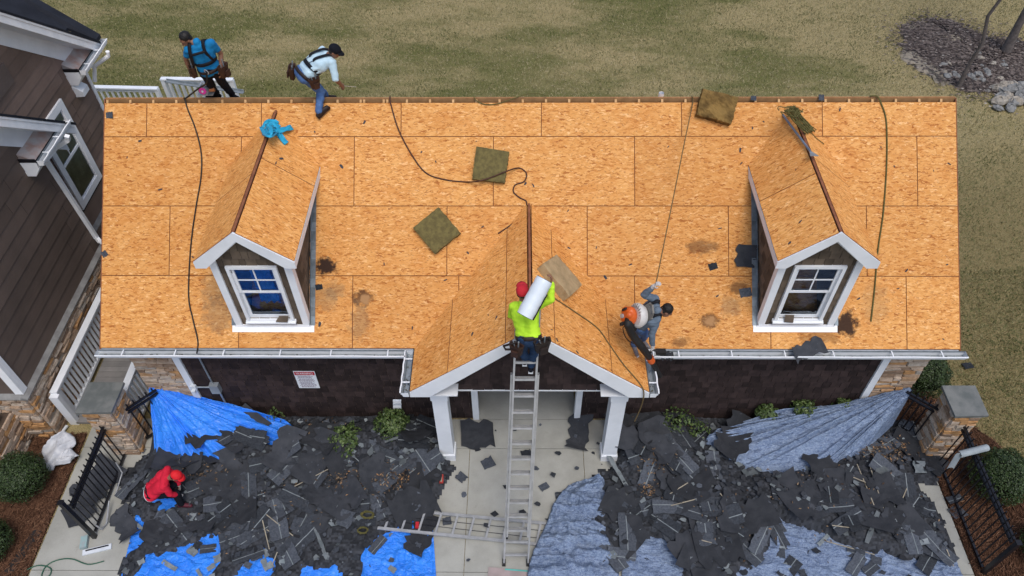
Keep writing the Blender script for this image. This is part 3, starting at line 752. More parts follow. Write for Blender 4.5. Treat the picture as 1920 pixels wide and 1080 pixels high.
mb = MB(); mb.face([(XB + .02, wy0 + .16, wz0 + .16), (XB + .02, wy1 - .16, wz0 + .16), (XB + .02, wy1 - .16, wz1 - .16), (XB + .02, wy0 + .16, wz1 - .16)]); mb.build('pane', M_GLASS, win)
mb = MB(); mb.face([(XB + .003, wy0 + .14, wz0 + .14), (XB + .003, wy1 - .14, wz0 + .14), (XB + .003, wy1 - .14, wz1 - .14), (XB + .003, wy0 + .14, wz1 - .14)]); mb.build('blind', simple('grey_curtain', (.50, .54, .53), (.28, .31, .31), 2.5, .8), win)
# small fittings
q = at(150, 165, X=XB + .09); mb = MB(); mb.prism([(XB, q.y - .14, q.z - .14), (XB + .18, q.y - .12, q.z - .14), (XB + .18, q.y - .12, q.z - .02), (XB, q.y - .14, q.z + .14)], (0, .28, 0)); mb.build('vent_hood', M_WHITE, nb)
q = at(4, 150, X=XB + .03); mb = MB(); mb.box(XB, XB + .05, q.y - .5, q.y + .26, q.z - .2, q.z + .2); mb.build('meter_panel', simple('brown_panel', (.13, .1, .09), None, 3), nb)
# stone base with ledge
mb = MB(); stones(mb, (XF + .03, -.14, -.05), (0, 1, 0), (0, 0, 1), (1, 0, 0), 4.6, 1.44, .08); stones(mb, (-15, -.14, -.05), (1, 0, 0), (0, 0, 1), (0, -1, 0), 5.63, 1.44, .08)
stones(mb, (XB + .03, 4.4, -.05), (0, 1, 0), (0, 0, 1), (1, 0, 0), 2.6, 1.42, .06)
mb.box(-15, XF + .028, -.138, 4.45, -.1, 1.38, 1); mb.box(-12, XB + .028, 4.46, 7, -.1, 1.36, 1)
mb.build('stone_base', [M_STONE, M_MORTAR], nb)
mb = MB(); mb.prism([(XF - .0, -.2, 1.385), (XF + .12, -.2, 1.385), (XF + .12, -.2, 1.41), (XF - .0, -.2, 1.465)], (0, 4.12, 0)); mb.prism([(-15, -.08, 1.465), (-15, -.2, 1.41), (-15, -.2, 1.386), (-15, -.08, 1.386)], (15 + XF, 0, 0)); mb.prism([(XB, 3.93, 1.37), (XB + .12, 3.93, 1.37), (XB + .12, 3.93, 1.40), (XB, 3.93, 1.45)], (0, 2.9, 0))
mb.build('ledge', simple('worn_ledge', (.25, .25, .24), (.17, .165, .16), 5, .7), nb)
# low stone pier at the very left
lp = thing('stone_pier', 'low stone pier with a tilted grey cap at the left edge below the brown house', 'pier', (-10.35, -.75, 0))
mb = MB(); X0, X1, Y0, Y1 = -10.9, -9.86, -.95, -.35
stones(mb, (X0, Y0, 0), (1, 0, 0), (0, 0, 1), (0, -1, 0), X1 - X0, .95, .06); stones(mb, (X1, Y0, 0), (0, 1, 0), (0, 0, 1), (1, 0, 0), Y1 - Y0 + .2, .95, .06); mb.box(X0, X1 - .002, Y0 + .002, Y1 + .2, 0, .94, 1)
mb.build('shaft', [M_STONE, M_MORTAR], lp)
mb = MB(); mb.prism([(-10.7, -.85, 1.02), (-9.95, -.80, .97), (-9.90, -.35, 1.15), (-10.7, -.35, 1.2)], (0, 0, .05)); mb.build('cap', simple('blue_grey_metal_cap', (.17, .20, .22), (.12, .145, .16), 4, .5), lp)

# ================================================================== PIERS
def pier(label, x0, x1, y0, y1, h):
    t = thing('stone_pier', label, 'pier', ((x0 + x1) / 2, (y0 + y1) / 2, 0), 'stone piers at the courtyard corners')
    mb = MB()
    stones(mb, (x0, y0, 0), (1, 0, 0), (0, 0, 1), (0, -1, 0), x1 - x0, h, .05, big=.16); stones(mb, (x1, y0, 0), (0, 1, 0), (0, 0, 1), (1, 0, 0), y1 - y0, h, .05, big=.16)
    stones(mb, (x0, y1, 0), (0, -1, 0), (0, 0, 1), (-1, 0, 0), y1 - y0, h, .05, big=.16); mb.box(x0 + .002, x1 - .002, y0 + .002, y1, 0, h - .002, 1)
    mb.build('shaft', [M_STONE, M_MORTAR], t)
    mb = MB(); e = .06; mb.prism([(x0 - e, y0 - e - .02, h), (x1 + e, y0 - e, h), (x1 + e + .01, y1 + e, h), (x0 - e, y1 + e, h)], (0, 0, .055)); mb.build('cap', M_BLUESTONE, t)
    return t
pier('stone pier with dark grey cap beside the white deck railing', -8.09, -7.56, -.53, .0, 1.56)
pier('stone pier with greenish cap beside the dry lawn, fallen shingle bits on it', 7.67, 8.15, -.55, -.03, 1.56)

# ================================================================== DECK WALK AND RAILINGS
mb = MB(); y = .12
while y < 4.6:
    mb.box(-9.08, -7.80, y, y + .132, .04, .10, 0, random.random()); y += .138
t = tag(mb.build('deck_walk', M_DECK), 'grey plank walkway between the two houses with white railings', 'deck')
def railing(label, p, q, z0, z1, name='white_railing', sp=.13, bw=.045, post0=True, post1=True):
    p, q = Vector((p[0], p[1], 0)), Vector((q[0], q[1], 0)); d = (q - p); L = d.length; d = d / L; n = Vector((-d.y, d.x, 0)); Z = Vector((0, 0, 1))
    t = thing(name, label, 'railing', tuple(p))
    mb = MB(); mb.obox(p - n * .07 + Z * z1, d * L, n * .14, Z * .04); mb.build('top_rail', M_WHITE, t)
    mb = MB(); mb.obox(p - n * .03 + Z * (z1 - .10), d * L, n * .06, Z * .05); mb.build('upper_rail', M_WHITE, t)
    mb = MB(); mb.obox(p - n * .03 + Z * z0, d * L, n * .06, Z * .07); mb.build('bottom_rail', M_WHITE, t)
    k = sp
    while k < L - .06:
        mb = MB(); mb.obox(p + d * k - n * bw / 2 + Z * (z0 + .07), d * bw, n * bw, Z * (z1 - .1 - z0 - .07)); mb.build('baluster', M_WHITE, t); k += sp
    for e, on in ((p, post0), (q - d * .1, post1)):
        if on: mb = MB(); mb.obox(e - n * .055, d * .11, n * .11, Z * (z1 - .002)); mb.build('post', M_WHITE, t)
    return t
r1 = railing('long white railing beside the brown house, running back behind the roof edge', (-9.16, .22), (-9.16, 4.4), .14, .98)
mb = MB(); mb.box(-9.22, -9.05, .12, .215, -.02, .979); mb.build('end_panel', M_WHITE, r1)
railing('short white railing between the stone pier and the stone wall corner', (-7.78, .12), (-7.78, 2.5), .10, 1.03)
railing('white lawn railing behind the ridge, low stretch next to the brown house', (-12.6, 10.35), (-10.25, 10.25), .1, 1.1, sp=.16)
railing('white railing panel behind the ridge at the feet of the man in bright blue', (-10.2, 10.5), (-8.15, 10.45), .2, 1.25, sp=.17, bw=.07)
p = at(312, 153, Z=1.35); q = at(457, 174, Z=1.32); mb = MB(); mb.beam(p, q, .09, .02); mb.beam(p + Vector((0, .05, .03)), q + Vector((0, .05, .03)), .015, .07)
tag(mb.build('metal_strip', M_ALU), 'long grey metal edging strip lying across the white railing behind the ridge', 'metal strip')

# ================================================================== BLACK FENCES
def gate(label, X, y0, y1, z1, lean, npk, post, name='black_fence'):
    t = thing(name, label, 'fence', (X, (y0 + y1) / 2, 0), 'black metal courtyard fences')
    for zz in (.10, z1 - .10, z1):
        mb = MB(); mb.box(X - .02, X + .02, y1, y0, zz - .02, zz + .02); mb.build('rail', M_BLACK, t)
    for i in range(npk):
        y = y0 + (y1 - y0) * (i + .5) / npk; mb = MB(); mb.box(X - .009, X + .009, y - .009, y + .009, .121, z1 - .121); mb.box(X - .009, X + .009, y - .009, y + .009, z1 + .021, z1 + .12); mb.box(X - .009, X + .009, y - .009, y + .009, z1 - .079, z1 - .021); mb.build('picket', M_BLACK, t)
    for (a, h) in post:
        mb = MB(); mb.box(X - .035, X + .035, a - .035, a + .035, 0, h); mb.box(X - .045, X + .045, a - .045, a + .045, h, h + .02); mb.build('post', M_BLACK, t)
    return t
gl = gate('black metal fence before the left stone pier with a silver drop rod', -7.84, -.6, -2.16, 1.12, 0, 14, [(-2.24, 1.42)])
mb = MB(); mb.tube([(-7.76, -.95, .42), (-7.74, -1.0, .12), (-7.72, -1.45, .1)], .014, 6); mb.tube([(-7.74, -1.62, .2), (-7.70, -2.0, .08), (-7.74, -2.12, .1), (-7.8, -2.1, .22)], .016, 6); mb.build('drop_rod', M_ALUM, gl, True)
gr = gate('long black metal fence before the right stone pier beside a round bush', 7.93, -.62, -2.74, 1.25, 0, 17, [(-2.82, 1.32)])
for (label, a, b) in (('short black fence stub between the left stone pier and the house corner', (-7.54, -.25), (-7.1, .2)), ('short black fence stub between the grey tarp corner and the right stone pier', (7.66, -.2), (7.2, .2))):
    t = thing('black_fence', label, 'fence', ((a[0] + b[0]) / 2, (a[1] + b[1]) / 2, 0), 'black metal courtyard fences')
    for zz in (.1, 1.05, 1.15):
        mb = MB(); mb.beam((a[0], a[1], zz), (b[0], b[1], zz), .04, .04); mb.build('rail', M_BLACK, t)
    for i in range(5):
        k = (i + .5) / 5; mb = MB(); x, y = a[0] + (b[0] - a[0]) * k, a[1] + (b[1] - a[1]) * k; mb.box(x - .01, x + .01, y - .01, y + .01, .121, 1.029); mb.box(x - .01, x + .01, y - .01, y + .01, 1.171, 1.27); mb.build('picket', M_BLACK, t)
# grey bent gutter piece hung over the right fence
mb = MB(); a = at(1783, 878, Z=1.0); b = at(1800, 850, Z=1.42); c = at(1853, 837, Z=1.36)
for p, q in ((a, b), (b, c)):
    p, q = Vector(p), Vector(q); d = (q - p).normalized(); sd = d.cross(Vector((0, 0, 1))).normalized()
    mb.grid([[e + sd * u + Vector((0, 0, v)) for u, v in ((-.06, -.05), (-.05, .0), (0, .025), (.05, 0), (.06, -.05))] for e in (p, (p + q) / 2, q)])
tag(mb.build('gutter_offcut', simple('dull_grey_metal', (.30, .34, .36), (.22, .25, .27), 5, .5), smooth=True), 'bent pale grey metal gutter offcut hung over the right black fence', 'metal piece')

# ================================================================== WALL FITTINGS
t = thing('utility_box', 'grey electrical box with conduits on the shingle wall near the left corner', 'electrical box', (-6.2, .25, 1.2))
q = at(403, 730, Y=.19); zb = q.z; bx = q.x
mb = MB(); mb.box(bx - .085, bx + .085, .17, .275, zb - .13, zb + .12); mb.build('box', simple('grey_enamel', (.25, .28, .30), (.2, .22, .24), 4, .5), t)
mb = MB(); mb.tube([(bx - .02, .24, zb + .121), (bx - .02, .24, 2.5)], .016, 8); mb.build('conduit', M_ALU, t, True)
mb = MB(); mb.tube([(bx + .03, .24, zb - .131), (bx + .03, .24, .1)], .02, 8); mb.build('conduit', M_ALU, t, True)
mb = MB(); mb.tube([(bx - .086, .24, zb), (bx - .36, .24, zb)], .018, 8); mb.build('conduit', M_ALU, t, True)
mb = MB(); mb.box(bx - .47, bx - .361, .2, .254, zb - .06, zb + .07); mb.box(bx - .45, bx - .38, .14, .199, zb - .08, zb - .01); mb.build('socket_cover', M_WHITE2, t)
# warning sign
sc = at(575, 712, Y=.265); sw, sh = .40, .55
sg = thing('warning_sign', 'white warning sign with a red header on the dark shingle wall', 'sign', (sc.x, .27, sc.z))
mb = MB(); mb.box(sc.x - sw / 2, sc.x + sw / 2, .262, .272, sc.z - sh / 2, sc.z + sh / 2); mb.build('plate', M_WHITE, sg)
M_RED = simple('sign_red', (.50, .03, .045), None, 3, .5); M_INK = simple('sign_ink', (.16, .10, .16), None, 3, .6)
mb = MB(); mb.box(sc.x - sw / 2 + .012, sc.x + sw / 2 - .012, .2585, .2615, sc.z + sh / 2 - .115, sc.z + sh / 2 - .012); mb.build('header', M_RED, sg)
def text_mesh(body, size, loc, mat, name, parent, width=None):
    cu = bpy.data.curves.new(name, 'FONT'); cu.body = body; cu.size = size; cu.align_x = 'CENTER'; cu.align_y = 'CENTER'; cu.extrude = .0004
    o = bpy.data.objects.new(name, cu); COL.objects.link(o); dg = bpy.context.evaluated_depsgraph_get()
    me = bpy.data.meshes.new_from_object(o.evaluated_get(dg)); bpy.data.objects.remove(o)
    xs = [v.co.x for v in me.vertices]; s = width / (max(xs) - min(xs)) if width else 1
    for v in me.vertices: v.co = Vector((v.co.x * s, -v.co.z, v.co.y)) + Vector(loc) - origin_of(parent)
    me.materials.clear(); me.materials.append(mat); o = bpy.data.objects.new(name, me); COL.objects.link(o); o.parent = parent; return o
text_mesh('WARNING', .09, (sc.x, .2575, sc.z + sh / 2 - .064), M_WHITE, 'heading', sg, .31)
mb = MB()                                    # the small print: too small in the photograph to read, ruled as broken lines
z = sc.z + sh / 2 - .15; k = 0
while z > sc.z - sh / 2 + .03:
    u = sc.x - sw / 2 + .04 + (.02 if k % 3 else 0); e = sc.x + sw / 2 - .04 - random.uniform(0, .05)
    while u < e - .02:
        wl_ = min(random.uniform(.015, .045), e - u); mb.box(u, u + wl_, .2598, .2616, z, z + .011); u += wl_ + .009
    z -= .024 if k % 4 != 3 else .034; k += 1
mb.build('small_print', M_INK, sg)

# ================================================================== GRASS, STRAW, PLANTING
BED = [tuple(at(x, y, Z=0))[:2] for x, y in ((1690, 66), (1697, 50), (1740, 36), (1790, 42), (1850, 72), (1935, 78), (1990, 130), (1960, 205), (1880, 178), (1800, 168), (1768, 150), (1720, 112), (1694, 92))]
mb = MB(); n = 60; cx, cy = 14.6, 13.2; rows = [[], []]
def bed_edge(k):
    i = k * len(BED) / 120; a = BED[int(i) % len(BED)]; b = BED[(int(i) + 1) % len(BED)]; f = i - int(i); return a[0] + (b[0] - a[0]) * f + random.uniform(-.22, .22), a[1] + (b[1] - a[1]) * f + random.uniform(-.22, .22)
edge = [bed_edge(k) for k in range(120)]
mb.grid([[(x, y, .012) for x, y in edge], [(cx + (x - cx) * .93, cy + (y - cy) * .93, .05) for x, y in edge], [(cx + (x - cx) * .4, cy + (y - cy) * .4, .06) for x, y in edge], [(cx, cy, .06)] * 120], closed=True)
tag(mb.build('planting_bed', M_MULCH, None, True), kind='structure')
def in_poly(x, y, P):
    P = np.asarray(P); r = np.zeros(np.shape(x), bool); j = len(P) - 1
    for i in range(len(P)):
        c = ((P[i, 1] > y) != (P[j, 1] > y)) & (x < (P[j, 0] - P[i, 0]) * (y - P[i, 1]) / (P[j, 1] - P[i, 1] + 1e-12) + P[i, 0]); r ^= c; j = i
    return r
def blades(n, x, y, z, h, w, lean, var, name, mat, **kw):
    a = rng.uniform(0, 2 * np.pi, n); l = rng.uniform(.2, 1, n) * lean; hh = h * rng.uniform(.5, 1.3, n); b = rng.uniform(0, 2 * np.pi, n)
    V = np.zeros((n, 3, 3)); wx, wy = np.cos(b) * w / 2, np.sin(b) * w / 2
    V[:, 0] = np.stack([x - wx, y - wy, z], 1); V[:, 1] = np.stack([x + wx, y + wy, z], 1)
    V[:, 2] = np.stack([x + np.cos(a) * l * hh, y + np.sin(a) * l * hh, z + hh * np.sqrt(np.maximum(.05, 1 - np.minimum(l, .97) ** 2))], 1)
    return np_mesh(name, V.reshape(-1, 3), np.arange(3 * n).reshape(n, 3), mat, var, **kw)
N = 560000
x = rng.uniform(-22, 26, N); y = rng.uniform(4.2, 22, N)
x2 = rng.uniform(7.9, 22, 200000); y2 = rng.uniform(-5, 4.4, 200000); x = np.append(x, x2); y = np.append(y, y2)
inside = (np.abs(x) < 7.3) & (y < 6.7) | in_poly(x, y, BED) | ((x < -9) & (y < 7.3)) | in_poly(x, y, [(7.3, .3), (7.3, -6), (11, -6), (9.9, -1.6), (9.2, -.2), (8.6, .5), (8.2, 1.2), (7.4, 1.4)])
x, y = x[~inside], y[~inside]; n = len(x)
pat = vnoise(x * .3 + 7, y * .62, 3) * .4 + vnoise(x * .9, y * 1.9, 5) * .32 + vnoise(x * 3.1, y * 5, 9) * .28
green = np.clip((.56 - pat) * 4.2 + .30 - np.clip((x - 7) / 8, 0, .28) - np.clip((9 - y) / 9, 0, .3), 0, 1)
rgt = (x > 7.8) & (y < 9)
var = np.where(rng.random(n) < green * .75, rng.uniform(0, .45, n), rng.uniform(.35, 1, n))
var = np.where(rgt, var * .72, var); g = blades(n, x, y, np.zeros(n), .075, .018, 1.25, var, 'grass', M_BLADE); tag(g, 'short mown grass, part green and part straw coloured, behind and beside the house', 'grass', kind='stuff')
def straw(n, x, y, z, name, label):
    a = rng.uniform(0, np.pi, n); L = rng.uniform(.05, .13, n); w = .0045
    dx, dy = np.cos(a) * L / 2, np.sin(a) * L / 2; ox, oy = -np.sin(a) * w, np.cos(a) * w; dz = rng.uniform(-.015, .03, n); V = np.zeros((n, 4, 3))
    V[:, 0] = np.stack([x - dx - ox, y - dy - oy, z], 1); V[:, 1] = np.stack([x + dx - ox, y + dy - oy, z + dz], 1); V[:, 2] = np.stack([x + dx + ox, y + dy + oy, z + dz + .004], 1); V[:, 3] = np.stack([x - dx + ox, y - dy + oy, z + .004], 1)
    o = np_mesh(name, V.reshape(-1, 3), np.arange(4 * n).reshape(n, 4), M_STRAW, rng.beta(2, 2.2, n)); tag(o, label, 'pine straw', kind='stuff')
def bed_sheet(name, px, z=.035):
    mb = MB(); mb.prism([(x, y, .0) for x, y in px], (0, 0, z)); tag(mb.build(name, simple(name + '_soil', (.07, .032, .017), (.035, .017, .01), 8, .95, bump=.5)), kind='structure')
PL_ = [(-9.36, -.14), (-8.80, -.1), (-8.78, -5), (-13, -5), (-13, -.14)]; PR_ = [(7.80, .25), (7.80, -5), (11, -5), (9.9, -1.6), (9.2, -.2), (8.6, .5), (8.2, 1.2), (7.4, 1.4), (7.4, .25)]
bed_sheet('straw_bed_left', PL_); bed_sheet('straw_bed_right', PR_)
for nm, lab, P_, nn, bb in (('pine_straw', 'brown pine straw bed around the round bush at the lower left', PL_, 26000, (-11.5, -8.6, -3.5, 0)), ('pine_straw', 'brown pine straw bed behind the right black fence', PR_, 30000, (7.3, 10.6, -3.6, 1.5))):
    x = rng.uniform(bb[0], bb[1], nn); y = rng.uniform(bb[2], bb[3], nn); k = in_poly(x, y, P_); x, y = x[k], y[k]; straw(len(x), x, y, .035 + rng.uniform(0, .03, len(x)), nm, lab)
def leaf_ball(name, label, c, r, n, mat, ls=.035, lump=.12, squash=.9, group=None, cat='bush', core=.86, gap=0.0):
    """dense shrub: leaf faces scattered through a lumpy shell over a dark twig core"""
    c = np.array(c, float); u = rng.normal(size=(n, 3)); u /= np.linalg.norm(u, axis=1)[:, None]; u[:, 2] = np.where(u[:, 2] < -.5, -u[:, 2], u[:, 2])
    az = np.arctan2(u[:, 1], u[:, 0]); lum = vnoise(az * 2.2 + 9 + c[0], u[:, 2] * 3 + 5, 11) + .5 * vnoise(az * 5 + 20, u[:, 2] * 7 + 9, 4)
    if gap:
        k = lum > gap; u, lum = u[k], lum[k]; n = len(u)
    rr = r * (1 - lump + lump * lum) * rng.uniform(.86, 1.03, n); P = c + u * rr[:, None] * np.array([1, 1, squash])
    nr = u + rng.normal(size=(n, 3)) * .55; nr /= np.linalg.norm(nr, axis=1)[:, None]; t1 = np.cross(nr, rng.normal(size=(n, 3))); t1 /= np.linalg.norm(t1, axis=1)[:, None]; t2 = np.cross(nr, t1)
    s = ls * rng.uniform(.6, 1.25, n)[:, None]; V = np.stack([P - t1 * s * .5, P - t2 * s * .28, P + t1 * s * .5, P + t2 * s * .28], 1)
    root = thing(name, label, cat, (c[0], c[1], 0), group)
    np_mesh('foliage', V.reshape(-1, 3), np.arange(4 * n).reshape(n, 4), mat, rng.beta(2, 2, n), parent=root)
    mb = MB(); k0 = core * (1 - lump * .6); mb.ball(c, r * k0, r * k0, r * k0 * squash, 16, 10)
    mb.v = [tuple(np.array(p) + (vnoise(np.array(p[0] * 9), np.array(p[1] * 9 + p[2] * 7), 3) - .5) * .08) for p in mb.v]
    mb.build('twigs', M_CORE, root, True)
    return root
gb = 'round clipped boxwoods'
leaf_ball('boxwood', 'round clipped boxwood on straw at the lower left, black shingle scrap on it', (-9.42, -1.28, .46), .50, 9000, M_BOX, .034, .2, group=gb)
leaf_ball('boxwood', 'boxwood cut off by the lower left corner of the picture', (-9.55, -2.5, .38), .46, 6000, M_BOX, .034, .2, group=gb)
leaf_ball('boxwood', 'large round boxwood on straw beside the right black fence', (8.75, -1.2, .48), .56, 11000, M_BOX, .034, .2, group=gb)
leaf_ball('boxwood', 'boxwood cut off at the right edge below the large round one', (9.05, -2.45, .4), .42, 5000, M_BOX, .034, .2, group=gb)
leaf_ball('boxwood', 'round dark boxwood under the gutter end between house and right stone pier', (8.02, .98, .62), .52, 9000, M_BOX, .034, .2, group=gb)
gs = 'shrubs along the shingle wall'
leaf_ball('wall_shrub', 'leafy yellow green shrub half buried in shingles, left of the porch by some way', (-3.50, -.42, .36), .36, 1300, M_SHRUB, .07, .5, .8, gs, 'shrub', .6, .55)
leaf_ball('wall_shrub', 'full green shrub standing in the shingle heap nearest the left porch column', (-2.63, -.10, .42), .36, 1700, M_SHRUB, .065, .35, .9, gs, 'shrub', .7, .4)
leaf_ball('wall_shrub', 'tiny sprig of leaves at the wall foot beside the upper blue tarp', (-5.0, .1, .35), .2, 180, M_SHRUB, .06, .6, .8, gs, 'shrub', .3, .6)
leaf_ball('wall_shrub', 'sparse shrub poking out of shingles right of the porch', (2.95, .02, .38), .36, 420, M_SHRUB, .065, .6, .7, gs, 'shrub', .35, .6)
leaf_ball('wall_shrub', 'small flattened shrub between torn shingles left of the grey tarp', (3.35, -.15, .3), .26, 260, M_SHRUB, .065, .6, .7, gs, 'shrub', .3, .6)
for i, (px, r_, lb) in enumerate(((1440, .22, 'low dark shrub at the left end of the row behind the grey tarp'), (1505, .32, 'bushy fern like shrub in the middle of the row behind the grey tarp'), (1575, .30, 'leafy shrub at the right end of the row behind the grey tarp'))):
    q = at(px, 764 - i * 12, Z=.62); leaf_ball('wall_shrub', lb, (q.x, .13, .47 + .08 * i), max(.24, r_ - .02), 900, M_SHRUB, .06, .45, .9, gs, 'shrub', .55, .45)
mb = None
nn = 30000; x = rng.uniform(10.6, 19, nn); y = rng.uniform(9.4, 18.5, nn); ins = in_poly(x, y, BED) | in_poly(x + rng.normal(0, .42, nn), y + rng.normal(0, .42, nn), BED); x, y = x[ins], y[ins]; nn = len(x)
a = rng.uniform(0, 6.28, nn); s_ = rng.uniform(.012, .04, nn); zz = .06 + rng.uniform(0, .03, nn); VV = np.stack([np.stack([x + s_ * 1.6 * np.cos(a + k), y + s_ * np.sin(a + k), zz + (.012 if k_ % 2 else 0)], 1) for k_, k in enumerate((0, 1.4, 3.1, 4.6))], 1)
M_CHIP = NT('mulch_chip'); M_CHIP = M_CHIP.done(M_CHIP.ramp(M_CHIP.var(), [(0, (.035, .028, .026)), (.45, (.11, .088, .08)), (.8, (.23, .195, .17)), (1, (.42, .39, .35))]), .9, .1)
tag(np_mesh('mulch', VV.reshape(-1, 3), np.arange(4 * nn).reshape(nn, 4), M_CHIP, rng.beta(1.6, 2.4, nn)), 'dark bark mulch covering the planting bed at the upper right', 'mulch', kind='stuff')
# bare trees behind on the right
def tree(label, base, h, r0, seed):
    rnd = random.Random(seed); t = thing('bare_tree', label, 'tree', base, 'bare trees at the planting bed')
    mb = MB(); pts = [Vector(base) + Vector((rnd.uniform(-.04, .04) * i, rnd.uniform(-.04, .04) * i, h * i / 10)) for i in range(11)]
    mb.tube(pts, [r0 * (1.35 if i == 0 else 1 - .07 * i) for i in range(11)], 10); mb.build('trunk', M_BARK, t, True)
    mb = MB()
    def br(p, d, L, r, k):
        q = [p + d * L * i / 5 + Vector((rnd.uniform(-1, 1), rnd.uniform(-1, 1), rnd.uniform(-.3, 1))) * .03 * i * L / 2 for i in range(6)]
        mb.tube(q, [r * (1 - .13 * i) for i in range(6)], 5)
        if k:
            for i in (2, 3, 4, 5): br(q[i], (d + Vector((rnd.uniform(-1, 1), rnd.uniform(-1, 1), rnd.uniform(-.2, .6)))).normalized(), L * .55, r * .45, k - 1)
    for i in range(4, 11):
        for j in range(2): a = rnd.uniform(0, 6.3); br(pts[i], Vector((math.cos(a), math.sin(a), .6)).normalized(), h * .22, r0 * .3, 2)
    mb.build('crown', M_BARK, t)
tree('slim bare tree rising from the rocks of the planting bed', tuple(at(1797, 163, Z=0)), 7.5, .06, 3)
tree('thicker bare trunk in the far right corner of the planting bed', tuple(at(1885, 98, Z=0)), 8, .13, 8)
M_ROCK = simple('grey_fieldstone', (.25, .25, .24), (.16, .16, .155), 7, .9, bump=.5, vk=.35); M_ROCK2 = simple('tan_fieldstone', (.36, .33, .28), (.25, .22, .18), 7, .9, bump=.5)
def rock_mesh(seed):
    mb = MB(); mb.ball((0, 0, .5), 1, .8, .6, 9, 7); r_ = random.Random(seed)
    mb.v = [tuple(c * (1 + r_.uniform(-.2, .2)) for c in p) for p in mb.v]; return mb
proto = [rock_mesh(i).build('rock', M_ROCK if i % 3 else M_ROCK2, None) for i in range(6)]
used = [False] * 6
def put_rock(px, py, s, z=.0, pile=False):
    i = random.randrange(6); o = proto[i]
    if used[i]: o = proto[i].copy(); COL.objects.link(o)
    used[i] = True; q = at(px, py, Z=0); o.location = (q.x, q.y, z); o.scale = (s, s * random.uniform(.8, 1.2), s * random.uniform(.7, 1)); o.rotation_euler = (random.uniform(-.3, .3), random.uniform(-.3, .3), random.uniform(0, 6.3))
    if pile: tag(o, 'rounded grey rock in the rock pile at the right edge', 'rock', 'rocks of the pile at the right edge')
    else: tag(o, 'loose pale rock scattered on the dark mulch of the planting bed', 'rock', 'loose rocks on the planting bed')
for px, py in ((1770, 138), (1778, 142), (1788, 139), (1793, 145), (1774, 146), (1833, 102), (1838, 112), (1840, 126), (1846, 131), (1850, 137), (1852, 143), (1880, 118), (1881, 125), (1820, 147), (1828, 152), (1833, 143), (1840, 153), (1874, 150), (1905, 80), (1860, 121), (1777, 122), (1768, 125), (1854, 167), (1850, 172)): put_rock(px, py, random.uniform(.07, .15))
for i in range(34):
    px, py = random.uniform(1868, 1930), random.uniform(165, 208); put_rock(px, py, random.uniform(.13, .24), random.uniform(0, .12) if 1880 < px < 1915 else 0, True)
for i in range(6):
    if not used[i]: put_rock(1845 + i * 5, 170, .12)
# sand washed out around the bed
def sand(name, P_):
    mb = MB(); pts = [at(px, py, Z=.012) for px, py in P_]; c = sum(pts, Vector()) / len(pts); rows = [[], [], []]
    for i in range(len(pts) * 6):
        a, b = pts[i // 6], pts[(i // 6 + 1) % len(pts)]; p = a.lerp(b, (i % 6) / 6) + Vector((random.uniform(-.08, .08), random.uniform(-.08, .08), 0)); rows[0].append((p.x, p.y, .008)); q = p.lerp(c, .3); rows[1].append((q.x, q.y, .065)); rows[2].append((c.x, c.y, .07))
    mb.grid(rows, closed=True); tag(mb.build(name, simple('pale_sand', (.30, .26, .20), (.22, .19, .15), 14, .95, bump=.6), None, True), kind='structure')
sand('sand_strip', [(1690, 88), (1705, 92), (1740, 115), (1765, 133), (1783, 158), (1768, 160), (1735, 142), (1708, 122), (1690, 108)])
sand('sand_patch', [(1760, 68), (1785, 66), (1812, 70), (1808, 80), (1775, 80)]); sand('sand_patch', [(1696, 46), (1720, 44), (1728, 52), (1712, 58), (1700, 56)])
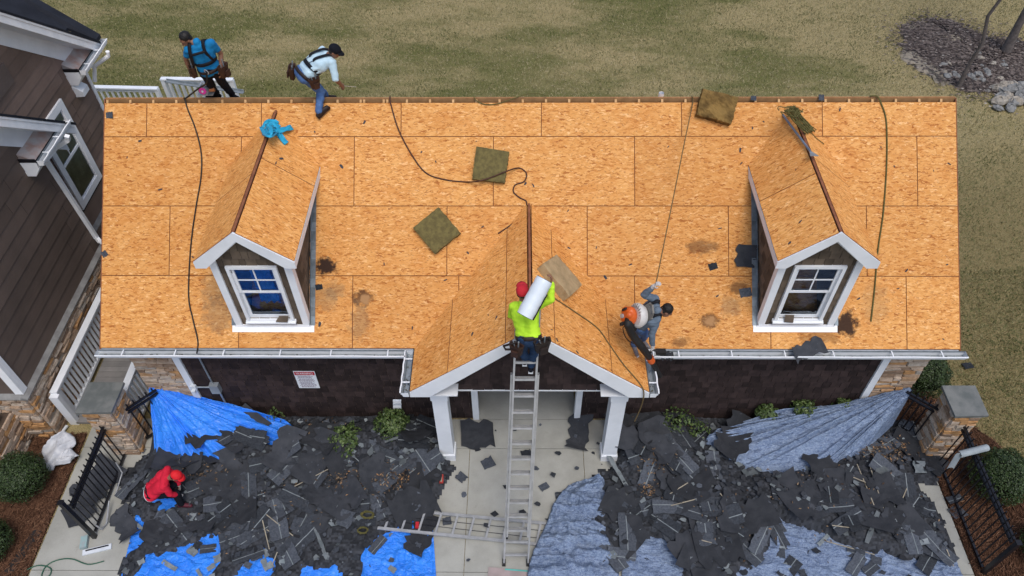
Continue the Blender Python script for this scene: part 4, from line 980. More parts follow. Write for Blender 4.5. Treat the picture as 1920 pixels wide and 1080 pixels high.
#--STAGE3--
# ================================================================== TARPS, RUBBLE, SCRAPS on the courtyard
def P2(pts): return [(at(x, y, Z=.03).x, at(x, y, Z=.03).y) for x, y in pts]
HEAPS = [P2([(232, 905), (262, 870), (300, 842), (345, 800), (380, 775), (440, 770), (500, 792), (560, 775), (690, 772), (770, 778), (826, 800), (842, 880), (812, 930), (793, 955), (745, 985), (700, 1012), (690, 1090), (235, 1090), (240, 1050), (300, 990), (250, 965)]),
         P2([(1120, 900), (1160, 880), (1165, 800), (1215, 770), (1330, 765), (1400, 790), (1330, 830), (1390, 880), (1470, 893), (1590, 860), (1690, 780), (1735, 860), (1760, 940), (1800, 1040), (1700, 1050), (1600, 1020), (1500, 985), (1430, 960), (1440, 1020), (1380, 1090), (1290, 1090), (1200, 1000), (1140, 1085), (1110, 1000), (1118, 950)])]
KEEP = [P2(p) for p in ([(281, 722), (425, 762), (372, 800), (335, 835), (292, 868)], [(488, 783), (548, 800), (545, 835), (520, 847), (488, 822)], [(680, 1040), (730, 1003), (802, 1003), (818, 1090), (680, 1090)],
        [(250, 1090), (262, 1050), (330, 1030), (408, 1000), (420, 1040), (390, 1090)], [(432, 1090), (497, 1020), (515, 1060), (505, 1090)], [(285, 940), (300, 925), (335, 935), (335, 955), (300, 965)], [(375, 845), (430, 850), (450, 872), (410, 875)], [(262, 992), (310, 985), (290, 1012)], [(560, 1068), (640, 1062), (650, 1090), (560, 1090)],
        [(845, 790), (880, 880), (845, 900), (815, 950), (808, 1000), (812, 1090), (990, 1090), (1010, 960), (1060, 935), (1112, 880), (1080, 790)], [(60, 1090), (100, 950), (160, 880), (228, 872), (235, 930), (205, 1000), (225, 1050), (235, 1090)],
        [(1708, 728), (1400, 792), (1345, 815), (1330, 845), (1390, 880), (1467, 894), (1590, 860), (1690, 785)], [(1070, 910), (1112, 900), (1112, 950), (1108, 1020), (1130, 1090), (990, 1090), (1000, 1035), (1025, 985)], [(1208, 1000), (1270, 1025), (1290, 1090), (1200, 1090)],
        [(1430, 975), (1500, 985), (1560, 1012), (1650, 1042), (1795, 1060), (1795, 1095), (1460, 1095), (1448, 1020)], [(1700, 890), (1768, 915), (1850, 1090), (1806, 1090), (1770, 1000), (1730, 930)])]
def heap_h(x, y):
    x = np.asarray(x, float); y = np.asarray(y, float); h = np.zeros(x.shape)
    for cx, cy, sx, sy, a in ((-5.6, -.45, .9, .45, .30), (-4.2, -.5, 1.0, .5, .26), (-2.9, -.35, .8, .45, .30), (-2.1, -.55, .4, .5, .22), (-4.5, -1.5, 1.3, .6, .12), (-2.9, -1.5, .8, .6, .12), (2.2, -.5, .5, .5, .34), (3.0, -.75, .8, .6, .28), (4.6, -1.5, 1.2, .6, .2), (6.4, -1.0, .7, .8, .20), (6.6, -.1, .5, .3, .2), (3.3, -1.9, .7, .5, .14), (5.6, -2.1, 1, .5, .12)):
        h = h + a * np.exp(-((x - cx) / sx) ** 2 - ((y - cy) / sy) ** 2)
    h = h + .05 * vnoise(x * 2.1 + 30, y * 2.1 + 30, 2) + .03 * vnoise(x * 6 + 10, y * 6 + 50, 8)
    return h
def edge_fade(x, y):
    """1 inside a heap, 0 outside or where the sheets and the paving show; sampled with a small ragged radius"""
    acc = np.zeros(np.shape(x)); jx = (vnoise(x * 7, y * 7, 21) - .5) * .16; jy = (vnoise(x * 7 + 40, y * 7, 22) - .5) * .16
    for dx, dy in ((0, 0), (.07, 0), (-.07, 0), (0, .07), (0, -.07)):
        X, Y = x + dx + jx, y + dy + jy
        i = in_poly(X, Y, HEAPS[0]) | in_poly(X, Y, HEAPS[1])
        for k in KEEP: i &= ~in_poly(X, Y, k)
        acc += i
    return acc / 5
gx, gy = np.meshgrid(np.arange(-8, 8.01, .04), np.arange(-3.6, .26, .04)); fd = edge_fade(gx, gy)
hz = .034 + (heap_h(gx, gy) * .9 + .065) * fd
hmap = hz
def ground_z(x, y):
    i = int(np.clip((x + 8) / .04, 0, gx.shape[1] - 1)); j = int(np.clip((y + 3.6) / .04, 0, gx.shape[0] - 1)); return float(hmap[j, i])
nx_, ny_ = gx.shape[1], gx.shape[0]; idx = np.arange(nx_ * ny_).reshape(ny_, nx_)
q4 = np.stack([idx[:-1, :-1], idx[:-1, 1:], idx[1:, 1:], idx[1:, :-1]], -1).reshape(-1, 4); ff = fd.ravel()[q4].max(1) > .1; q4 = q4[ff]
M_FELT = simple('torn_black_felt', (.026, .029, .035), (.040, .043, .050), 5, .85, .25, vk=.5, bump=.3, bscale=50)
M_GRAN = simple('slate_shingle_granules', (.040, .046, .056), (.064, .072, .086), 30, .9, .2, vk=.6, bump=.5, bscale=180)
M_BACK = simple('shingle_backing', (.17, .19, .20), (.11, .13, .138), 9, .8, .25, vk=.4)
mound = np_mesh('shingle_rubble', np.stack([gx, gy, hz + (vnoise(gx * 14, gy * 14, 77) - .5) * .05 * fd], -1).reshape(-1, 3), q4, [M_FELT], rng.random(len(q4)), smooth=False)
tag(mound, 'dark crumbled roof shingle rubble heaped under the larger torn pieces', 'rubble', kind='stuff')

def tarp_mat(name, a, b, c, weave=False):
    t = NT(name); p = t.pos(); n = t.smooth(t.noise(p, 2.5, 5, .6), .3, .7); col = t.mix(n, a, b)
    if weave:
        w1 = t.noise(t.mapping(p, .25, (18, 160, 40)), 1, 3, .7); w2 = t.noise(t.mapping(p, .25, (160, 18, 40)), 1, 3, .7)
        col = t.mix(t.math('MULTIPLY', t.smooth(w1, .5, .62), .55), col, c); col = t.mix(t.math('MULTIPLY', t.smooth(w2, .53, .64), .5), col, c)
        col = t.mix(t.math('MULTIPLY', t.smooth(t.noise(t.mapping(p, .3, (7, 30, 20)), 1, 5, .75), .5, .62), .65), col, (.035, .06, .125))
        col = t.mix(t.math('MULTIPLY', t.smooth(t.noise(p, 2.2, 5, .65), .55, .72), .3), col, (.09, .10, .12))
    else: col = t.mix(t.math('MULTIPLY', t.smooth(t.noise(p, 9, 5, .7), .58, .75), .25), col, c)
    vo = t.n('ShaderNodeTexVoronoi', feature='DISTANCE_TO_EDGE'); vo.inputs['Scale'].default_value = 3.4; t.l(t.vm('ADD', t.mapping(p, .5, (1, 1.7, 1)), t.vm('MULTIPLY', t.noise(p, 3, 3, .6, out=1), (.5, .5, .5))), vo.inputs['Vector'])
    vo2 = t.n('ShaderNodeTexVoronoi', feature='DISTANCE_TO_EDGE'); vo2.inputs['Scale'].default_value = 9; t.l(t.vm('ADD', t.mapping(p, -.4, (1, 1.9, 1)), t.vm('MULTIPLY', t.noise(p, 6, 3, .6, out=1), (.25, .25, .25))), vo2.inputs['Vector'])
    h = t.math('ADD', t.math('ADD', t.smooth(vo.outputs['Distance'], 0, .09), t.math('MULTIPLY', t.smooth(vo2.outputs['Distance'], 0, .12), .5)), t.math('MULTIPLY', t.noise(p, 30, 4, .6), .35))
    t.bump(h, .5, .02); return t.done(col, .36 if not weave else .65, .4)
M_TARPB = tarp_mat('blue_plastic_tarp', (.025, .20, .80), (.035, .25, .88), (.10, .35, .9))
M_TARPG = tarp_mat('grey_blue_woven_tarp', (.105, .155, .265), (.15, .21, .325), (.40, .48, .59), True)
def catmull(P, n):
    P = [Vector(p) for p in P]; out = []
    for i in range(n + 1):
        u = i / n * (len(P) - 1); k = min(int(u), len(P) - 2); f = u - k
        a, b, c, d = P[max(k - 1, 0)], P[k], P[k + 1], P[min(k + 2, len(P) - 1)]
        out.append(.5 * ((2 * b) + (c - a) * f + (2 * a - 5 * b + 4 * c - d) * f * f + (3 * b - a - 3 * c + d) * f ** 3))
    return out
def sheet(name, label, top, bottom, nu, nv, wr, mat, sag=0.0, power=1.0, seed=1, folds=7, cat='tarp', group=None, follow=False, crease=0.0):
    """cloth between two edge curves with folds running from top to bottom"""
    T, B = catmull(top, nu), catmull(bottom, nu); rows = []
    for j in range(nv + 1):
        v = j / nv; row = []
        for i in range(nu + 1):
            u = i / nu; p = T[i].lerp(B[i], v); w = math.sin(math.pi * v)
            n1 = float(vnoise(np.array(u * folds * 2 + v * .8 + seed), np.array(v * 1.2 + seed), seed)); n2 = float(vnoise(np.array(u * 26 + seed), np.array(v * 11), seed + 3)); n3 = float(vnoise(np.array(u * 60 + v * 8), np.array(v * 30 + u * 5), seed + 5))
            am = .35 + 1.3 * float(vnoise(np.array(u * 5 + seed), np.array(v * 2.2 + seed), seed + 11))
            z = p.z - sag * w + wr * am * ((1 - abs(2 * n1 - 1)) ** 1.6 * 1.5 * (.25 + v ** power) + n2 * .5 * (.3 + v) + n3 * .22) * (.35 + .65 * min(1, 4 * (1 - v) + .3))
            if crease:
                c1 = float(vnoise(np.array(p.x * 2.3 + seed), np.array(p.y * 2.3 + p.x * .9), seed + 7)); c2 = float(vnoise(np.array(p.x * 5.5 - p.y * 2), np.array(p.y * 5 + p.x * 2 + seed), seed + 9)); c3 = float(vnoise(np.array(p.x * 11 + p.y * 3), np.array(p.y * 12), seed + 8))
                z += crease * ((1 - abs(2 * c1 - 1)) ** 9 + .7 * (1 - abs(2 * c2 - 1)) ** 7 + .3 * (1 - abs(2 * c3 - 1)) ** 4)
            if follow: z = max(z, ground_z(p.x, p.y) + .004)
            row.append((p.x, p.y, z))
        rows.append(row)
    mb = MB(); mb.grid(rows); o = mb.build(name, mat, None, True); tag(o, label, cat, group); md = o.modifiers.new('thick', 'SOLIDIFY'); md.thickness = .004; md.offset = 1; return o
ap = at(282, 724, Z=1.12)
sheet('blue_tarp', 'bright blue tarp fanned out from its tied corner at the left fence stub', [ap + Vector((-.03, -.02, 0)), ap + Vector((.0, .0, .02)), ap + Vector((.04, .03, 0))],
      [at(291, 868, Z=.07), at(330, 868, Z=.10), at(385, 862, Z=.2), at(440, 872, Z=.17), at(500, 850, Z=.2), at(548, 835, Z=.16), at(549, 800, Z=.22), at(480, 775, Z=.45), at(425, 757, Z=.62)], 200, 60, .055, M_TARPB, .10, .7, 3, 14, crease=.02)
gt = 'blue tarp sheets under the left shingle heap'
sheet('blue_tarp', 'large blue tarp spread flat under the shingle heap, left of the walkway', [at(262, 935, Z=.04), at(380, 905, Z=.04), at(560, 900, Z=.04), at(700, 895, Z=.04), at(779, 880, Z=.04), at(806, 905, Z=.04)],
      [at(205, 1180, Z=.04), at(350, 1180, Z=.04), at(520, 1180, Z=.04), at(680, 1180, Z=.04), at(780, 1180, Z=.04), at(822, 1140, Z=.04)], 220, 110, .014, M_TARPB, 0, .3, 5, 12, crease=.045)
ag = at(1705, 732, Z=1.14)
sheet('grey_blue_tarp', 'big faded blue grey woven tarp pulled tight from the fence stub by the right pier', [ag + Vector((.04, -.03, 0)), ag + Vector((.0, .02, .02)), ag + Vector((-.05, .04, 0))],
      [at(1672, 800, Z=.25), at(1600, 862, Z=.16), at(1530, 888, Z=.10), at(1462, 893, Z=.08), at(1400, 884, Z=.14), at(1345, 862, Z=.16), at(1322, 830, Z=.22), at(1360, 803, Z=.32), at(1450, 776, Z=.48)], 260, 60, .065, M_TARPG, .14, .5, 9, 13, crease=.035)
sheet('grey_blue_tarp', 'crumpled blue grey tarp lying beside the walkway right of the tall ladder', [at(1112, 897, Z=.12), at(1070, 910, Z=.06), at(1040, 945, Z=.05), at(1024, 985, Z=.08), at(1003, 1030, Z=.06), at(990, 1075, Z=.05), at(985, 1140, Z=.05)],
      [at(1132, 905, Z=.06), at(1134, 940, Z=.05), at(1134, 980, Z=.04), at(1136, 1010, Z=.04), at(1150, 1040, Z=.04), at(1160, 1090, Z=.04), at(1170, 1160, Z=.04)], 130, 50, .08, M_TARPG, 0, .1, 13, 9, crease=.06)
sheet('grey_blue_tarp', 'wide blue grey tarp spread flat at the bottom right under the shingle heap', [at(1170, 985, Z=.04), at(1300, 960, Z=.04), at(1430, 950, Z=.04), at(1560, 985, Z=.04), at(1680, 1030, Z=.04), at(1790, 1052, Z=.04)],
      [at(1160, 1190, Z=.04), at(1300, 1190, Z=.04), at(1450, 1190, Z=.04), at(1600, 1190, Z=.04), at(1720, 1190, Z=.04), at(1850, 1180, Z=.04)], 220, 100, .016, M_TARPG, 0, .3, 17, 10, crease=.045)

def scrap_mesh(L, Wd, ragged, curl, tabs, seed, mi):
    r_ = random.Random(seed); n = max(4, int(L / .09)); k = max(3, int(Wd / .07)); rows = []
    e0 = [r_.uniform(-1, 1) * ragged * Wd for _ in range(n + 1)]; e1 = [r_.uniform(-1, 1) * ragged * Wd for _ in range(n + 1)]; s0 = r_.uniform(-.12, .12) * L * ragged * 4; s1 = r_.uniform(-.12, .12) * L * ragged * 4
    ca = r_.uniform(0, 3.14); cc, cs_ = math.cos(ca), math.sin(ca)
    for j in range(k + 1):
        v = j / k; row = []
        for i in range(n + 1):
            u = i / n; x = (u - .5) * (L + (s0 if v > .5 else s1) * abs(v - .5)); y = (v - .5) * Wd + e0[i] * max(0, .5 - v) * 2 * .9 + e1[i] * max(0, v - .5) * 2 * .9
            w = (x * cc + y * cs_); z = curl * w * w * 2.2 + (r_.uniform(-.006, .006)) + curl * .12 * math.sin(x * 9 + seed) * .5
            row.append((x, y, z))
        rows.append(row)
    mb = MB(); mb.grid(rows, mi, r_.random()); th = .005
    mb.grid([[(p[0], p[1], p[2] - th) for p in reversed(r)] for r in rows], 1 if mi == 0 else mi, r_.random())
    ring = rows[0] + [r[-1] for r in rows[1:]] + list(reversed(rows[-1]))[1:] + [r[0] for r in reversed(rows[1:-1])]
    mb.grid([ring, [(p[0], p[1], p[2] - th) for p in ring]], 0, .3, closed=True)
    if tabs and mi == 1:       # paler sealing strip left along one edge
        a = rows[max(0, k // 2)]; b = [(p[0], p[1] + .016, p[2]) for p in a]; mb.grid([[(p[0], p[1], p[2] + .004) for p in a], [(p[0], p[1], p[2] + .004) for p in b]], 2, .9)
    return mb
SMATS = [M_FELT, M_GRAN, M_BACK]
wts = []; variants = []
for i in range(46):
    t_ = i % 10
    if t_ < 3: a = (random.uniform(.55, 1.1), random.uniform(.35, .65), .16, random.uniform(.05, .38), False, i, 0)
    elif t_ < 6: a = (random.uniform(.5, 1.0), random.uniform(.24, .36), .05, random.uniform(-.05, .2), True, i, 1)
    elif t_ < 9: a = (random.uniform(.16, .3), random.uniform(.13, .26), .12, random.uniform(0, .3), False, i, 2 if i % 2 else 1)
    else: a = (random.uniform(.4, .8), random.uniform(.05, .11), .12, random.uniform(-.1, .2), False, i, 2)
    a = (a[0], a[1], a[2], a[3] * (1.9 if i % 4 == 0 else 1), *a[4:]); variants.append((a, scrap_mesh(*a))); wts.append((1.5 if a[6] == 0 else 3.2) if a[0] > .5 and a[1] > .2 else 1.3)
vobj = {}
def add_scrap(x, y, z, tilt, yaw, label, group, vi=None, scale=1.0, rot=None):
    vi = random.randrange(len(variants)) if vi is None else vi
    if vi not in vobj: o = variants[vi][1].build('shingle_scrap', SMATS); vobj[vi] = o
    else: o = vobj[vi].copy(); COL.objects.link(o)
    o.location = (x, y, z); o.rotation_euler = rot or (random.gauss(0, tilt), random.gauss(0, tilt), yaw); o.scale = (scale,) * 3; o.parent = None
    for k in ('label', 'category', 'group'):
        if k in o: del o[k]
    tag(o, label, 'shingle piece', group); return o
LB_L, GR_L = 'torn dark shingle piece in the heap left of the walkway', 'torn shingle pieces left of the walkway'
LB_R, GR_R = 'torn dark shingle piece in the heap right of the walkway', 'torn shingle pieces right of the walkway'
def clear_ok(x, y, rad):
    for a in range(8):
        X, Y = np.array(x + rad * math.cos(a * .785)), np.array(y + rad * math.sin(a * .785))
        if any(bool(in_poly(X, Y, k)) for k in KEEP): return False
    return True
def scatter(Hp, n, label, group, xr, big=True):
    c = 0; tries = 0
    while c < n and tries < 6000:
        tries += 1; x, y = random.uniform(*xr), random.uniform(-3.05, .1)
        if not bool(in_poly(np.array(x), np.array(y), Hp)): continue
        vi = random.choices(range(len(variants)), wts)[0]; a = variants[vi][0]
        if not clear_ok(x, y, (a[0] + a[1]) * .17): continue
        z = ground_z(x, y) + random.uniform(.02, .07); yaw = random.gauss(1.6 if x > 5 else .2, .9)
        gxs = (ground_z(x + .1, y) - ground_z(x - .1, y)) / .2; gys = (ground_z(x, y + .1) - ground_z(x, y - .1)) / .2
        nrm = Vector((-gxs * .7 + random.gauss(0, .13), -gys * .7 + random.gauss(0, .13), 1)).normalized()
        rot = (nrm.to_track_quat('Z', 'Y').to_matrix() @ Matrix.Rotation(yaw, 3, 'Z')).to_euler()
        add_scrap(x, y, z, .15, 0, label, group, vi, 1, rot); c += 1
scatter(HEAPS[0], 92, LB_L, GR_L, (-7.8, -1.4)); scatter(HEAPS[1], 100, LB_R, GR_R, (1.1, 7.9))
smallv = [i for i, (a, _) in enumerate(variants) if a[0] < .6]
for (xa, xb, n_, lb, gr_) in ((240, 815, 18, 'small torn shingle bit on the lower blue tarp', 'shingle bits on the lower blue tarp'), (1200, 1790, 14, 'small torn shingle bit on the wide grey blue tarp', 'shingle bits on the wide grey blue tarp')):
    for i in range(n_):
        for _ in range(60):
            px, py = random.uniform(xa, xb), random.uniform(985, 1078); q = at(px, py, Z=.1)
            if any(bool(in_poly(np.array(q.x), np.array(q.y), KEEP[k])) for k in ((2, 3, 4, 7, 8) if xa < 500 else (13, 14))): break
        add_scrap(q.x, q.y, .105, .08, random.uniform(0, 6.3), lb, gr_, random.choice(smallv), random.uniform(.5, .9))
# single pieces lying on the paving, tarps and bush
felt = [i for i, (a, _) in enumerate(variants) if a[6] == 0]; slab_ = [i for i, (a, _) in enumerate(variants) if a[6] == 1 and a[0] > .4]
small = [i for i, (a, _) in enumerate(variants) if a[0] < .32 and a[6] == 1]
for (px, py, vi, sc_, yaw, lb) in ((895, 815, felt[0], 1.0, .1, 'black felt sheet on the paving beside the left porch column'), (1085, 812, felt[1], .9, 1.4, 'black felt sheet on the paving beside the right porch column'),
        (915, 868, small[0], 1.0, .5, 'notched black shingle bit on the walkway by the left column foot'), (865, 895, small[1], .9, .9, 'pointed black shingle bit at the heap edge beside the walkway'), (987, 850, small[2], 1.0, .3, 'black shingle bit seen between the ladder rungs on the walkway'),
        (1020, 912, small[3], .8, .6, 'squarish black bit on the walkway right of the ladder'), (1052, 928, slab_[0], .42, .1, 'dark five sided shingle piece at the grey tarp edge on the walkway'), (838, 977, small[0], .7, .2, 'black bit between the rungs of the flat ladder'),
        (300, 1000, felt[2], .8, 2, 'black piece curled over the lower blue tarp'), (185, 905, felt[3], 1.0, 1.1, 'black felt piece lying under the left black fence'), (150, 960, felt[0], .8, .7, 'dark ragged felt piece beside the left fence post'),
        (235, 985, felt[1], .8, 2.3, 'black felt lump on the paving right of the left fence foot'), (390, 800, felt[2], 1.1, .3, 'ragged black sheet lying on top of the fanned blue tarp'), (455, 810, felt[3], 1.0, 1.0, 'second ragged black sheet on the fanned blue tarp, near the wall'), (350, 842, felt[4], 1.3, .2, 'big smooth black sheet above the man in red'),
        (1545, 788, small[1], .8, .3, 'small dark scrap on the taut grey blue tarp'), (1380, 815, felt[5], 1.0, .9, 'crumpled black sheet over the left end of the taut grey blue tarp'), (1500, 1045, small[2], .9, .8, 'dark square shingle on the wide tarp at the bottom right'), (1085, 1010, felt[4], .7, 1.5, 'long black strip hanging over the crumpled grey tarp'),
        (1790, 935, slab_[1], .5, .3, 'dark shingle lying against the foot of the right fence'), (1080, 975, small[3], .8, .3, 'small black scrap on the crumpled grey tarp'), (1795, 960, small[0], 1.1, .4, 'shingle tab at the straw edge by the right fence'), (465, 1040, slab_[2], .6, .4, 'dark shingle strip lying on the lower blue tarp patch'), (790, 1000, felt[5], .75, 1.2, 'torn black sheet on the lower blue tarp beside the flat ladder'), (1815, 685, small[2], 1.0, .2, 'dark shingle scrap on the dry lawn beyond the right gutter end')):
    q = at(px, py, Z=.12); gz = ground_z(q.x, q.y); q = at(px, py, Z=gz + .03)
    if 'fanned' in lb: q = at(px, py, Z=.52 if px < 420 else .42)
    if 'taut' in lb: q = at(px, py, Z=.42)
    if 'dry lawn' in lb: q = at(px, py, Z=.06)
    if 'foot of the' in lb or 'flat ladder' in lb: q = at(px, py, Z=.1)
    add_scrap(q.x, q.y, q.z, .05, yaw, lb, None, vi, sc_)
# loose crumbs and small flakes, too many to count
mb = MB(); c = 0
while c < 2000:
    x, y = random.uniform(-7.9, 7.7), random.uniform(-3.1, .15)
    if not (bool(in_poly(np.array(x), np.array(y), HEAPS[0])) or bool(in_poly(np.array(x), np.array(y), HEAPS[1]))):
        if random.random() > .05 or abs(x) > 7.6: continue
    elif not clear_ok(x, y, .05): continue
    s = random.uniform(.015, .10); z = ground_z(x, y) + random.uniform(.01, .08); a = random.uniform(0, 6.3); k = random.randint(4, 6)
    tx, ty = random.gauss(0, .25), random.gauss(0, .25)
    P = [(x + s * random.uniform(.5, 1.1) * math.cos(a + 6.283 * i / k), y + s * random.uniform(.4, 1.0) * math.sin(a + 6.283 * i / k)) for i in range(k)]
    m_ = 0 if random.random() < .45 else (1 if random.random() < .75 else 2)
    mb.prism([(u, v, z + (u - x) * tx + (v - y) * ty) for u, v in P], (0, 0, .005), m_, random.random()); c += 1
tag(mb.build('shingle_crumbs', SMATS), 'small crumbs and flakes of torn shingle strewn over the heaps and paving', 'rubble', kind='stuff')
# dry leaves and dirt in the heaps
M_DRY = NT('dry_leaf'); M_DRY = M_DRY.done(M_DRY.ramp(M_DRY.var(), [(0, (.05, .032, .022)), (.5, (.13, .085, .05)), (.85, (.26, .19, .12)), (1, (.34, .18, .08))]), .85, .15)
mb = MB()
for (px, py, rx, ry, n) in ((700, 905, 60, 30, 210), (750, 900, 35, 22, 120), (640, 905, 40, 20, 60), (420, 815, 40, 18, 60), (400, 900, 50, 25, 110), (330, 890, 30, 20, 50), (1225, 870, 40, 22, 170), (1215, 920, 22, 14, 50), (1650, 855, 60, 22, 200), (1680, 840, 30, 16, 90), (1380, 845, 20, 14, 30), (500, 950, 200, 90, 90), (1500, 950, 220, 80, 110), (600, 810, 60, 20, 60), (1250, 800, 60, 15, 50)):
    for i in range(n):
        q = at(px + random.gauss(0, rx * .5), py + random.gauss(0, ry * .5), Z=.2); s = random.uniform(.008, .026); z = ground_z(q.x, q.y) + random.uniform(.03, .12); a = random.uniform(0, 6.3)
        c_, s_ = math.cos(a) * s, math.sin(a) * s; h = random.uniform(-.01, .015)
        mb.face([(q.x - c_ * 1.5, q.y - s_ * 1.5, z), (q.x + s_ * .6, q.y - c_ * .6, z + h), (q.x + c_ * 1.5, q.y + s_ * 1.5, z), (q.x - s_ * .6, q.y + c_ * .6, z + h)], 0, random.random())
tag(mb.build('leaf_litter', M_DRY), 'dry brown leaves and straw bits caught in the shingle heaps', 'leaf litter', kind='stuff')
M_LATH = simple('pale_splinter', (.36, .32, .24), (.25, .22, .17), 9, .8)
for (a, b) in (((487, 955), (550, 1005)), ((552, 912), (615, 880)), ((492, 975), (505, 1030)), ((500, 993), (527, 1010)), ((520, 1035), (510, 1060)), ((1258, 948), (1320, 932)), ((1250, 930), (1290, 905)), ((1350, 925), (1375, 955)), ((1607, 870), (1640, 950)), ((1630, 870), (1658, 958)), ((1550, 1015), (1640, 1040)), ((1560, 985), (1600, 990)), ((1245, 862), (1262, 882)), ((1690, 940), (1702, 912)), ((1775, 1030), (1788, 1062)), ((1305, 1010), (1335, 1018)), ((1600, 895), (1625, 905))):
    p = at(*a, Z=.2); q = at(*b, Z=.2); p = at(*a, Z=ground_z(p.x, p.y) + .075); q = at(*b, Z=ground_z(q.x, q.y) + .075); mb = MB(); mb.beam(p, q, .016, .008)
    tag(mb.build('wood_strip', M_LATH), 'thin pale strip lying loose on the torn shingle heaps', 'strip', 'thin pale strips on the shingle heaps')

# ================================================================== LADDERS
def ladder_geo(t, A0, B0, A1, B1, n0, n, names=('side_rail', 'rung'), rail=(.03, .075), skip=(), mat=None):
    """two rails A0-A1 and B0-B1 with n rungs"""
    A0, B0, A1, B1 = map(Vector, (A0, B0, A1, B1)); up = (A1 - A0).cross(B0 - A0).normalized()
    for p, q in ((A0, A1), (B0, B1)):
        mb = MB(); mb.beam(p, q, rail[0], rail[1], up=up); mb.build(names[0], mat or M_ALUM, t)
    L = (A1 - A0).length; k = n0
    while k < L - .05:
        p, q = A0.lerp(A1, k / L), B0.lerp(B1, k / L); d = (q - p).normalized(); mb = MB(); mb.beam(p + d * rail[0] * .5, q - d * rail[0] * .5, .036, .03, up=up); mb.build(names[1], mat or M_ALUM, t); k += n
bl, br = at(945, 1056, Z=.03), at(990, 1056, Z=.03); tl, tr = at(961, 655, Y=-.985), at(1012, 655, Y=-.985)
lt = thing('extension_ladder', 'tall aluminium extension ladder leaning on the porch gable, man in lime shirt on it', 'ladder', tuple((bl + br) / 2))
dl = (tl - bl); dr = (tr - br)
A1, B1 = bl + dl * .90, br + dr * .90
ladder_geo(lt, bl, br, A1, B1, .2, .305)
off = Vector((0, -.0, 0)) + dl.cross(br - bl).normalized() * .0
upn = dl.cross(br - bl).normalized(); upn = upn if upn.y > 0 else -upn
ins = (br - bl).normalized() * .035
ladder_geo(lt, bl + dl * .16 + ins - upn * .062, br + dr * .16 - ins - upn * .062, tl + dl * .17 + ins - upn * .062, tr + dr * .17 - ins - upn * .062, .12, .305)
for p in (bl, br):
    mb = MB(); mb.obox(p + Vector((-.03, -.06, -.0)), (.06, 0, 0), (0, .12, 0), (0, 0, .05)); mb.build('foot', M_RUBBER, lt)
fa, fb, ga, gb_ = at(722, 953, Z=.16), at(708, 990, Z=.20), at(1040, 983, Z=.07), at(1032, 1023, Z=.07)
ft = thing('flat_ladder', 'aluminium ladder lying flat across the walkway with one end in the shingles', 'ladder', tuple((fa + fb) / 2))
ladder_geo(ft, fa, fb, ga, gb_, .13, .305, rail=(.05, .03))
mb = MB(); mb.tube([fa.lerp(fb, .35), ga.lerp(gb_, .35)], .005, 5); mb.build('cord', M_BLACK, ft)
mb = MB(); mb.tube([fa.lerp(fb, .6), ga.lerp(gb_, .72)], .005, 5); mb.build('cord', M_BLACK, ft)
q = fa.lerp(ga, .22).lerp(fb.lerp(gb_, .22), .7); mb = MB(); mb.box(q.x - .03, q.x + .03, q.y - .06, q.y + .05, q.z + .0, q.z + .06); mb.build('hook_cover', simple('red_plastic', (.5, .02, .03), None, 3, .4), ft)
a, b = at(916, 1064, Z=.04), at(1019, 1072, Z=.04); mb = MB(); mb.prism([a, at(912, 1110, Z=.04), at(1022, 1116, Z=.04), b], (0, 0, .018)); mb.prism([a.lerp(b, .3) + Vector((0, -.005, .019)), a.lerp(b, .3) + Vector((0, -.03, .019)), a.lerp(b, .95) + Vector((0, -.03, .019)), a.lerp(b, .95) + Vector((0, -.005, .019))], (0, 0, .004), 1)
tag(mb.build('foot_board', [simple('dusty_pink_board', (.36, .29, .28), (.28, .23, .22), 5, .8), simple('teal_edge', (.1, .42, .38), None, 4, .6)]), 'pinkish board with a teal strip under the foot of the tall ladder', 'board')

# ================================================================== SMALL THINGS ON THE GROUND
M_BAG = simple('white_plastic_sheet', (.55, .57, .60), (.42, .44, .48), 6, .45, .4)
sheet('white_sack', 'crumpled white plastic sack on the straw between pier and round bush', [at(126, 812, Z=.22), at(140, 820, Z=.25), at(143, 832, Z=.22), at(138, 845, Z=.2), at(150, 856, Z=.15)], [at(82, 852, Z=.08), at(84, 868, Z=.08), at(92, 884, Z=.07), at(112, 878, Z=.1), at(140, 870, Z=.08)], 40, 26, .10, M_BAG, -.03, .4, 23, 5, 'sack')
pts = [at(px, py, Z=.045) for px, py in ((40, 1078), (55, 1066), (75, 1060), (95, 1066), (92, 1080), (78, 1082), (86, 1062), (108, 1050), (135, 1048), (165, 1058), (195, 1052))]
mb = MB(); mb.tube(catmull(pts, 60), .011, 6); tag(mb.build('garden_hose', simple('green_hose', (.03, .11, .07), None, 5, .4), None, True), 'thin green hose looped on the paving in the lower left corner', 'hose')
a, b = at(155, 1037, Z=.05), at(209, 1024, Z=.05); mb = MB(); mb.beam(a, b, .10, .03); mb.beam(a.lerp(b, .1) + Vector((0, .02, .02)), a.lerp(b, .9) + Vector((0, .02, .02)), .02, .02, mi=1)
tag(mb.build('vinyl_strip', [M_WHITE2, M_BLACK]), 'short white slotted strip on the paving below the left fence post', 'strip')
q = at(160, 1020, Z=.06); mb = MB(); mb.obox((q.x - .05, q.y - .1, .035), (.11, .03, 0), (-.05, .22, 0), (0, 0, .08)); tag(mb.build('tool_box', simple('pale_teal_plastic', (.25, .42, .42), (.3, .34, .35), 9, .4)), 'small pale teal box standing at the foot of the left fence post', 'box')
mb = MB(); mb.beam(at(15, 1075, Z=.05), at(72, 995, Z=.05), .16, .03); tag(mb.build('edging_plank', M_RUBBER), 'dark flat edging strip between straw bed and paving at lower left', 'edging')
